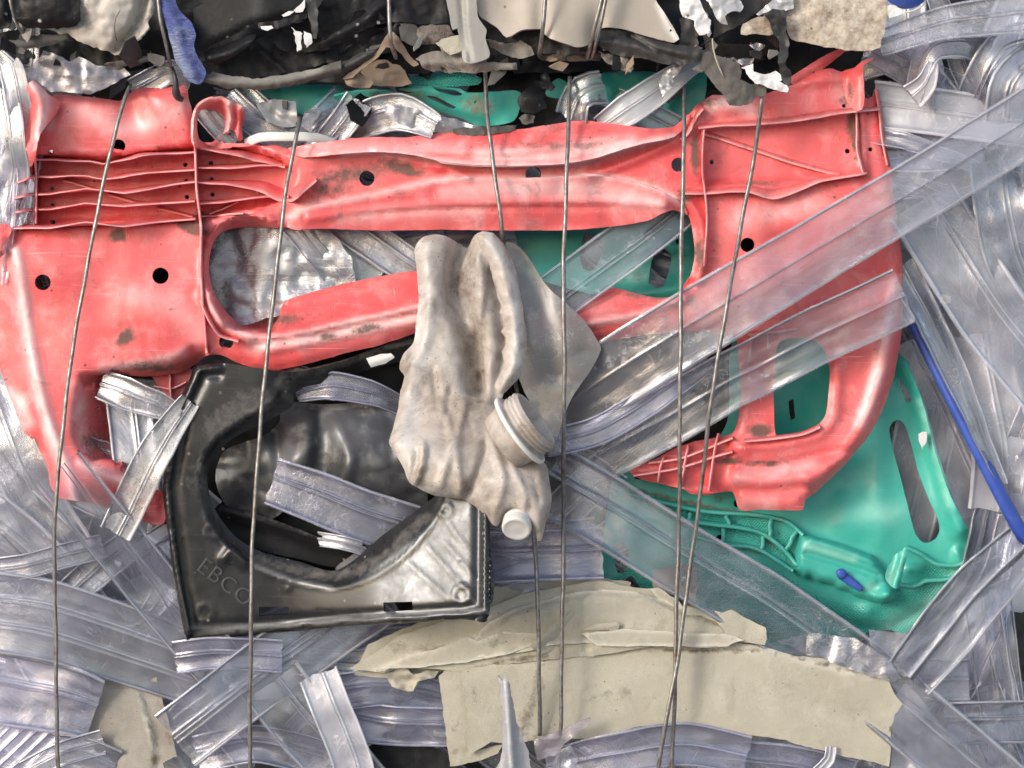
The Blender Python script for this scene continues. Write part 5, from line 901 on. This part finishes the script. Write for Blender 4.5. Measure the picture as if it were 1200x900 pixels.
# top middle
cs([(705,150,-4),(722,138,4),(760,112,10),(800,84,10),(830,66,4)], [30,38,36,26,16], 'milk', 'pinkish white strip slanting up to the black moulding', cr=2)
cs([(672,140,-16),(690,110,-8),(708,102,-8)], 44, 'clear', 'curled clear strip end between wire and teal at the top', cr=5, tw=[10,40,0])
cs([(720,120,-14),(755,135,-12),(790,152,-14)], 36, 'clear', 'clear strip end in front of the bumpy teal plastic', cr=2)
cs([(402,160,-34),(430,140,-22),(470,132,-4),(512,150,4)], [30,44,44,30], 'clearshine', 'bright folded strip above the red bar left of the slotted teal panel', cr=5, beads=RB2)
cs([(385,165,-18),(405,140,-8),(420,118,-10)], 34, 'clearshine', 'short bright strip end at the left of the folded bright strip', cr=3)
film([(300,122),(320,116),(345,120),(348,134),(346,148),(330,150),(312,142)], lambda X, Y: -12 + 10 * crumple(X, Y, 22, 3), 'silver', 'dull silver film right of the curled red lip')
film([(352,148),(356,130),(370,125),(375,132),(368,142),(364,156)], lambda X, Y: -6 + 6 * nz(X, Y, 14), 'cleard', 'dirty grey film beside the second wire above the red bar')
cs([(270,108,-30),(300,135,-20),(335,160,-16),(350,172,-18)], 48, 'clear', 'strip slanting down behind the curled red lip', cr=3, beads=RB2)
cs([(238,128,-10),(255,148,-8),(275,168,-10)], 26, 'clearp', 'small strip end inside the curled red lip', cr=1.5)
cs([(355,165,-26),(380,145,-22),(408,118,-26)], 46, 'clearv', 'violet strip in the shaded gap above the red bar', cr=4)
cs([(155,106,-10),(178,94,-6),(200,84,-4),(225,92,-8)], 30, 'clear', 'clear strip end behind the top edge of the red panel near the blue ribbon', cr=3)
# top left
film([(22,92),(30,80),(42,72),(50,60),(60,62),(72,68),(80,72),(92,67),(100,70),(115,78),(132,76),(145,80),(152,88),(130,100),(105,110),(72,108),(58,108),(42,94),(36,96)], lambda X, Y: 18 + 14 * crumple(X, Y, 34, 6) + 6 * nz(X, Y, 40, 3), 'clearp', 'crumpled pinkish clear film above the upper left corner of the red panel')
cs([(-6,90,4),(8,140,14),(14,200,12),(2,262,4)], 40, 'clearshine', 'shiny upright strip at the left edge beside the red panel', cr=5, tw=[20,-15,20])
cs([(14,74,16),(20,110,22),(26,150,12),(14,190,2)], 30, 'milk', 'ragged milky upright strip at the upper left beside the folded red corner', cr=5, tw=[-20,10,-10], rag=6)
cs([(-10,70,14),(6,84,20),(20,100,18)], 36, 'clearh', 'short crushed strip at the left edge near the top', cr=5, rag=6)
cs([(24,180,-14),(14,240,-14),(-10,300,-18)], 50, 'clearv', 'violet strip in shade behind the broken rib ends', cr=4)
# through the openings
film([(236,300),(250,268),(290,258),(340,260),(380,262),(410,300),(420,345),(380,360),(320,372),(270,384),(244,360)], lambda X, Y: -52 + .16 * (X - 240) + .1 * (Y - 320) + 16 * crumple(X, Y, 60, 8) + 6 * nz(X, Y, 40, 3), 'clearshine', 'bright crumpled film in the left end of the long oval opening')
cs([(330,250,-30),(362,288,-26),(395,328,-34),(415,352,-56)], 26, 'clearh', 'narrow beaded strip crossing the left part of the oval opening', cr=1.5, beads=RB2)
cs([(345,250,-36),(400,285,-32),(450,320,-30)], 60, 'clear', 'strip over the teal scrap in the left part of the oval opening', cr=3)
cs([(390,250,-28),(440,285,-24),(480,312,-22),(520,335,-26)], 44, 'clearshine', 'glossy strip in the oval opening just left of the bottle', cr=4, beads=RB2)
cs([(415,300,-52),(460,282,-50),(520,268,-50)], 40, 'clearv', 'violet strip at the back of the oval opening left of the bottle', cr=3)
cs([(815,222,-14),(760,268,-10),(700,312,-6),(640,356,-2)], 60, 'thin', 'clear strip across the teal sheet in the right end of the oval opening', cr=1.2, beads=RB2, nv=26, dirt=lambda X, Y: .25 + 0 * X)
cs([(500,290,-60),(560,290,-58),(605,285,-60)], 50, 'clearv', 'dark violet strip behind the neckless end of the bottle at the top', cr=4)
# left side and the cut-out
cs([(118,452,-18),(150,462,-6),(185,474,-2),(216,490,-8)], [34,40,34,18], 'clearh', 'folded strip at the top of the square opening in the red panel', cr=3, tw=[10,-15,10])
cs([(150,470,-30),(156,520,-24),(160,570,-22),(150,620,-20)], 54, 'clearh', 'hazy strip standing in the square opening in the red panel', cr=3, beads=RB2)
cs([(222,470,22),(195,510,26),(170,555,28),(135,625,22)], [26,40,42,40], 'cleard', 'dirty grey strip leaning from the black frame over the square opening', cr=3, nv=22, beads=RB2, tw=[10,-10,5], dirt=lambda X, Y: .42 + 0 * X)
cs([(68,548,36),(110,602,22),(165,670,0),(235,755,-6),(262,788,-8)], [64,66,66,66,64], 'thin', 'clear strip slanting from the leftmost wire down past the black frame', cr=2.2, beads=RB2, nv=28, dirt=lambda X, Y: .8 * bump(X, Y, 140, 662, 5, 4))
cs([(-40,714,8),(50,726,6),(130,750,-5),(240,788,-24)], [98,96,92,84], 'clearh', 'broad strip sweeping in from the left edge to the foot of the black frame', cr=2.4, beads=((.03,1.2,.02),(.97,1.5,.02),(.3,.9,.02),(.36,.7,.02),(.62,.9,.02),(.68,.6,.02)), nv=32)
cs([(-40,800,-6),(30,812,-2),(80,822,0),(112,832,0)], [90,88,84,74], 'clearv', 'violet strip below the broad sweeping one, left of the fibre board', cr=3, beads=RB2, nv=24)
cs([(206,868,22),(260,826,18),(310,788,0),(370,745,-18),(450,690,-34)], [78,78,80,80,78], 'clear', 'wide strip slanting up from the bottom left to the foot of the black frame', cr=2.0, beads=((.03,1.4,.03),(.97,1.5,.03),(.4,.7,.02),(.47,.6,.02),(.55,.5,.02)), nv=32, dirt=lambda X, Y: .35 * np.exp(-(dist([(230,896),(300,842),(392,783)], X, Y) / 3) ** 2))
cs([(318,800,4),(350,840,8),(385,880,8),(425,930,6)], 78, 'clear', 'strip descending to the bottom edge from under the wide slanting strip', cr=2.5, beads=RB2, nv=24)
cs([(372,790,10),(390,835,12),(412,890,12),(420,930,10)], 48, 'milk', 'whitish strip standing at the bottom left of the split board', cr=2.5, beads=RB2)
cs([(395,812,-22),(450,806,-18),(525,822,-18)], 44, 'clearv', 'upper violet strip in the gap under the left tip of the split board', cr=4, beads=RB2)
cs([(400,842,-20),(460,850,-16),(530,852,-16)], 48, 'clearv', 'lower violet strip in the gap under the left tip of the split board', cr=4, beads=RB2)
cs([(230,885,-14),(300,872,-8),(380,890,-8)], 46, 'clearv', 'strip along the bottom edge below the wide slanting strip', cr=4, beads=RB2)
cs([(60,880,6),(100,885,10),(135,900,6)], 44, 'clear', 'small strip end at the bottom edge left of the fibre board', cr=3)
cs([(-20,915,-12),(20,878,-8),(60,840,-8)], 60, 'clearv', 'ribbed strip rising from the bottom left corner', cr=3, beads=((.1,1,.03),(.3,1,.03),(.5,1,.03),(.7,1,.03),(.9,1,.03)), nv=26)
cs([(30,905,-2),(70,885,6),(120,870,4)], 30, 'clearh', 'narrow strip at the bottom edge beside the leftmost wire', cr=3)
cs([(-30,600,-10),(20,640,-20),(70,690,-28),(120,750,-36)], 76, 'clearh', 'cloudy strip at the left edge below the red leg', cr=3.5, beads=RB2)
cs([(-30,540,-26),(10,590,-24),(60,640,-24),(120,690,-26)], 70, 'clear', 'clear strip along the lower side of the red leg', cr=3.5)
cs([(-20,670,2),(30,664,4),(80,650,0),(120,640,-8)], 30, 'clear', 'narrow strip with a bright edge crossing the leftmost wire', cr=2)
cs([(60,720,-16),(100,680,-14),(150,640,-24),(200,610,-36)], 40, 'clear', 'faint strip crossing under the slanting strip left of the black frame', cr=2)
cs([(-15,450,-26),(10,520,-20),(45,590,-20),(80,650,-22)], 66, 'clearshine', 'dark shiny strip left of the red leg', cr=4)
cs([(180,640,-34),(215,690,-36),(250,760,-40)], 60, 'clearv', 'violet strip between the slanting strip and the black frame', cr=3)
cs([(205,770,-8),(250,765,-4),(330,770,-4)], 40, 'clearv', 'violet strip just under the bottom edge of the black frame', cr=4)
# in and under the tray, under the bottle
cs([(318,564,-2),(370,582,6),(430,606,8),(505,628,2)], [56,62,64,60], 'clearv', 'dirty clear strip lying inside the opening of the black frame', cr=1.6, beads=RB2, nv=24, dirt=lambda X, Y: .3 + .2 * nz(X, Y, 20))
cs([(372,632,8),(400,636,16),(425,642,12)], 16, 'clearshine', 'tiny crumpled bright strip end above the dusty crescent', cr=4, rag=4)
cs([(348,462,-14),(390,452,-10),(440,462,-8),(475,478,-12)], [20,34,30,20], 'clearv', 'wavy violet strip above the crumpled black sheet', cr=4)
cs([(395,458,-30),(350,440,-26),(315,428,-30)], 26, 'clear', 'thin strip in the notch at the top of the black frame', cr=2)
cs([(540,655,-16),(600,652,-8),(660,650,-6),(706,648,-6)], 62, 'clearv', 'violet strip with a squared end under the bottle stopper', cr=3, beads=RB2)
cs([(560,620,-26),(640,636,-20),(700,632,-18)], 54, 'clearp', 'dim strip behind the foot of the bottle', cr=3)
cs([(640,520,-30),(680,550,-26),(720,580,-26)], 50, 'thin', 'hazy strip under the long lower strip right of the bottle', cr=3)
cs([(640,520,4),(700,505,14),(760,470,16),(830,420,14)], 34, 'clearv', 'narrow strip in the gap between the two slanting clear strips', cr=3)
cs([(560,700,-18),(620,676,-14),(690,668,-14)], 44, 'clearv', 'strip just above the top edge of the split board', cr=3)
# bottom
cs([(640,900,6),(720,884,12),(800,872,14),(876,886,10)], [44,50,54,48], 'clearv', 'violet strip with a squared end along the bottom under the large torn board', cr=3, beads=((.05,1,.03),(.5,.8,.03),(.95,1,.03)))
cs([(868,892,0),(930,898,4),(1000,915,2)], 50, 'clearv', 'strip at the bottom edge right of the squared violet one', cr=3)
cs([(820,868,-14),(880,874,-8),(940,884,-6),(1000,905,-6)], 40, 'clearshine', 'glossy crumpled strip under the lower edge of the large torn board', cr=6)
cs([(958,905,10),(972,890,14),(974,876,12)], 13, 'milk', 'tiny white strip tip at the bottom edge under the large torn board', cr=2)
film([(592,788),(596,800),(601,830),(606,850),(618,880),(624,910),(578,910),(588,880),(588,840),(585,810),(583,792),(588,800)], lambda X, Y: 44 + 14 * ridge(X, Y, [(592,790),(596,850),(600,905)], 8) - .1 * (Y - 850), 'milk', 'upright pointed clear shard standing in front of the large torn board', step=3.5)
film([(625,868),(650,858),(670,850),(688,842),(692,842),(684,854),(668,866),(650,885),(628,892)], lambda X, Y: 34 + 5 * nz(X, Y, 20), 'clearp', 'brownish clear shard at the lower edge of the board beside the middle wire', step=4)
film([(655,880),(668,872),(676,888),(670,910),(640,910)], lambda X, Y: 38 + 8 * crumple(X, Y, 14, 2), 'clear', 'small crumpled clear piece at the bottom edge right of the middle wire', step=3.5)

# ------------------------------------------------------------------ the rest of the bale behind
def fill(n, box, group, label, d0, d1, ang, seed, mats=('packed', 'clearh', 'packed', 'milk', 'clearv')):
    r = random.Random(seed)
    for i in range(n):
        x = r.uniform(box[0], box[2]); y = r.uniform(box[1], box[3]); a = math.radians(r.choice(ang) + r.uniform(-16, 16)); L = r.uniform(110, 230)
        d = d0 + (d1 - d0) * (i + .5) / n
        dx, dy = math.cos(a) * L, math.sin(a) * L; k = r.uniform(-.07, .07)
        pts = [(x - dx, y - dy, d - 8), (x - dy * k * .7, y + dx * k * .7, d + r.uniform(-4, 8)), (x + dx, y + dy, d - 8)]
        tag(strip('clear_strip', pts, r.uniform(40, 78), M[r.choice(mats)], th=0, tw=[r.uniform(-16, 16), r.uniform(-12, 12), r.uniform(-16, 16)], nv=12, cr=r.uniform(2.5, 5), crs=r.uniform(30, 60), lw=2.6, beads=r.choice((RAIL, RB2, RA)), seed=seed * 50 + i, step=13), label, 'clear strip', group)
fill(40, (1040, 60, 1230, 900), 'deep clear strips along the right', 'clear strip packed deep in the bale along the right edge', -150, -88, (60, 50, 120, 95, 70, 10), 3)
fill(32, (-30, 470, 230, 920), 'deep clear strips at the lower left', 'clear strip packed deep in the bale at the lower left', -130, -62, (45, 20, 130, 60, 10), 4)
fill(28, (220, 740, 1060, 930), 'deep clear strips along the bottom', 'clear strip packed deep in the bale along the bottom', -130, -62, (10, 40, 140, 175), 5)
fill(9, (-20, 80, 40, 330), 'deep clear strips at the upper left', 'clear strip packed deep in the bale behind the left edge of the red panel', -110, -40, (80, 95, 70), 6)
fill(11, (290, 110, 830, 330), 'deep clear strips behind the red bar', 'clear strip packed deep behind the upper red bar and oval opening', -130, -92, (30, 150, 15), 7)
fill(9, (560, 560, 820, 720), 'deep clear strips under the bottle', 'clear strip packed deep below the bottle', -120, -70, (30, 10, 150), 8)
for i, (x, y, a, c_) in enumerate(((1188,560,80,'right of the blue rod'),(1190,760,85,'beside the upright strips at the lower right'),(120,882,20,'left of the fibre board at the bottom'),(320,862,10,'below the wide slanting strip'),(1130,110,40,'behind the arch at the upper right'))):
    scrap('dark_scrap', [(x-26,y-40),(x+30,y-44),(x+34,y+36),(x-22,y+42)], (lambda s: lambda X, Y: -62 + 8 * nz(X, Y, 30, s))(i), 'dark', 'dark scrap in the gap ' + c_)
def shards(n, box, d0, d1, mats, label, group, seed, lo=5, hi=20, c='shard', avoid=None):
    r = random.Random(seed); k = 0
    while k < n:
        x = r.uniform(box[0], box[2]); y = r.uniform(box[1], box[3])
        if avoid and avoid(x, y): continue
        k += 1; L = r.uniform(lo, hi) * r.choice((.6, 1, 1, 1.6)); W = L * r.uniform(.25, .8); a = r.uniform(0, math.pi); m = r.randint(4, 7)
        q = []
        for i in range(m):
            t = 2 * math.pi * (i + r.uniform(-.3, .3)) / m; u, v = math.cos(t) * L * r.uniform(.6, 1.1), math.sin(t) * W * r.uniform(.6, 1.1)
            q.append((x + u * math.cos(a) - v * math.sin(a), y + u * math.sin(a) + v * math.cos(a)))
        d = r.uniform(d0, d1); g1, g2, cv = r.uniform(-.9, .9), r.uniform(-.9, .9), r.uniform(-.03, .03)
        tag(sheet('shard', q, (lambda X, Y, x=x, y=y, d=d, g1=g1, g2=g2, cv=cv, s=k: d + g1 * (X - x) + g2 * (Y - y) + cv * ((X - x) ** 2 + (Y - y) ** 2) * .5 + 2 * crumple(X, Y, 9, s)), M[r.choice(mats)], step=3, th=1.4, jag=.5, smooth=False, seed=seed * 100 + k), label, c, group)
keep = lambda x, y: (545 < x < 800 and y < 34) or (925 < x and y < 60) or (100 < x < 180 and y < 55) or (15 < x < 95 and y < 35) or (228 < x < 350 and y < 40)
shards(48, (-5, 2, 920, 84), 16, 56, ['black'] * 5 + ['blackw'] * 3 + ['blackg'] * 4 + ['dust', 'rubber', 'dark', 'dark'], 'small torn dark shard among the black plastic of the upper bale', 'dark shards in the upper bale', 11, 8, 24, avoid=keep)
shards(12, (400, 40, 920, 84), 40, 64, ['dust', 'dust', 'rubber', 'brown', 'grey', 'cardb'], 'small dusty pale shard wedged in the lower edge of the upper bale', 'pale shards in the upper bale', 12, 3, 10, avoid=keep)
shards(22, (20, 62, 920, 150), -30, -8, ['black', 'dark', 'rubber', 'blackg'], 'small dark shard in the shaded gap under the upper bale', 'dark shards under the upper bale', 13, 6, 18)
def thin(n, box, group, label, ang, seed, d0=-66, d1=-34, mats=('clear', 'clearh', 'clearshine', 'milk', 'clearshine', 'clearv')):
    r = random.Random(seed); i = 0
    while i < n:
        x = r.uniform(box[0], box[2]); y = r.uniform(box[1], box[3]); a = math.radians(r.choice(ang) + r.uniform(-14, 14)); L = r.uniform(35, 120); d = r.uniform(d0, d1)
        dx, dy = math.cos(a) * L, math.sin(a) * L
        if any(x + t * dx < 1165 and 400 < y + t * dy < 745 and x > 600 for t in (-1, -.5, 0, .5, 1)): continue
        i += 1; k = r.uniform(-.12, .12); e = r.uniform(-14, 14)
        tag(strip('clear_strip', [(x - dx, y - dy, d - e), (x - dy * k, y + dx * k, d + r.uniform(-3, 6)), (x + dx, y + dy, d + e)], [r.uniform(12, 40), r.uniform(16, 36), r.uniform(10, 34)], M[r.choice(mats)], th=0, tw=[r.uniform(-40, 40) for _ in range(3)], nv=10, cr=r.uniform(2.5, 5), crs=r.uniform(16, 34), beads=r.choice((RAIL, RB2, RA)), seed=seed * 60 + i, step=8, lw=2, rag=3), label, 'clear strip', group)
thin(34, (1060, 60, 1210, 890), 'thin crinkled strips along the right', 'thin crinkled clear strip squeezed between the wider ones along the right edge', (60, 70, 110, 95, 80, 20), 21)
thin(24, (-10, 480, 190, 900), 'thin crinkled strips at the lower left', 'thin crinkled clear strip squeezed between the wider ones at the lower left', (45, 30, 130, 60, 15), 22, -60, -30)
thin(20, (210, 770, 1060, 900), 'thin crinkled strips along the bottom', 'thin crinkled clear strip squeezed between the wider ones along the bottom', (10, 40, 140, 175), 23, -56, -26)
thin(8, (-6, 80, 28, 300), 'thin crinkled strips at the upper left', 'thin crinkled clear strip beside the left edge of the red panel', (80, 95, 70), 24, -30, 4)
thin(10, (1050, 60, 1210, 260), 'thin crinkled strips at the upper right', 'thin crinkled clear strip in the tangle at the upper right', (30, 60, 100, 5), 25, -40, -8)
bounce_ground = link('bounce_ground', [(-30, -40, -.62), (30, -40, -.62), (30, 20, -.62), (-30, 20, -.62)], [(0, 1, 2, 3)], M['concrete']); bounce_ground['kind'] = 'structure'  # out-of-view concrete plane, added to bounce daylight up onto the bale
core = sheet('bale_core', [(-250,-250),(1450,-250),(1450,1150),(-250,1150)], lambda X, Y: -190 + 26 * nz(X, Y, 120, 2), M['dark'], step=30, th=30, smooth=False)
core['kind'] = 'structure'

# ------------------------------------------------------------------ camera and light
cam = bpy.data.cameras.new('camera'); co_ = bpy.data.objects.new('camera', cam); COL.objects.link(co_)
co_.location = (0, -D / 1000, 0); co_.rotation_euler = (math.pi / 2, 0, 0)
cam.sensor_width = 36; cam.lens = 36 * (D / 1000) / 1.2; cam.clip_start = .05; cam.clip_end = 200
SC.camera = co_
w = bpy.data.worlds.new('World'); SC.world = w; w.use_nodes = True; nt = w.node_tree; nt.nodes.clear()
SUN_EL, SUN_AZ = 18, -48            # azimuth from the bale's normal, towards the left
sky = nt.nodes.new('ShaderNodeTexSky'); sky.sky_type = 'NISHITA'; sky.sun_disc = False
el = math.radians(SUN_EL); az = math.radians(SUN_AZ)
sd = Vector((math.sin(az) * math.cos(el), -math.cos(az) * math.cos(el), math.sin(el)))   # towards the sun
sky.sun_elevation = el; sky.sun_rotation = math.atan2(sd.x, sd.y)
sky.air_density = 1; sky.dust_density = 1.2; sky.ozone_density = .6
bg = nt.nodes.new('ShaderNodeBackground'); bg.inputs[1].default_value = .15
hs = nt.nodes.new('ShaderNodeHueSaturation'); hs.inputs['Saturation'].default_value = .8
out = nt.nodes.new('ShaderNodeOutputWorld')
nt.links.new(sky.outputs[0], hs.inputs['Color']); nt.links.new(hs.outputs[0], bg.inputs[0]); nt.links.new(bg.outputs[0], out.inputs[0])
sl = bpy.data.lights.new('sun', 'SUN'); sl.energy = 1.15; sl.angle = math.radians(16); sl.color = (1, .98, .96)
so = bpy.data.objects.new('sun', sl); COL.objects.link(so); so.rotation_euler = (-sd).to_track_quat('-Z', 'Y').to_euler()
SC.view_settings.view_transform = 'Standard'; SC.view_settings.look = 'None'; SC.view_settings.exposure = .82; SC.view_settings.gamma = 1
cy = SC.cycles
cy.transparent_max_bounces = 28; cy.max_bounces = 7; cy.use_adaptive_sampling = True; cy.adaptive_threshold = .025; cy.diffuse_bounces = 3; cy.glossy_bounces = 3
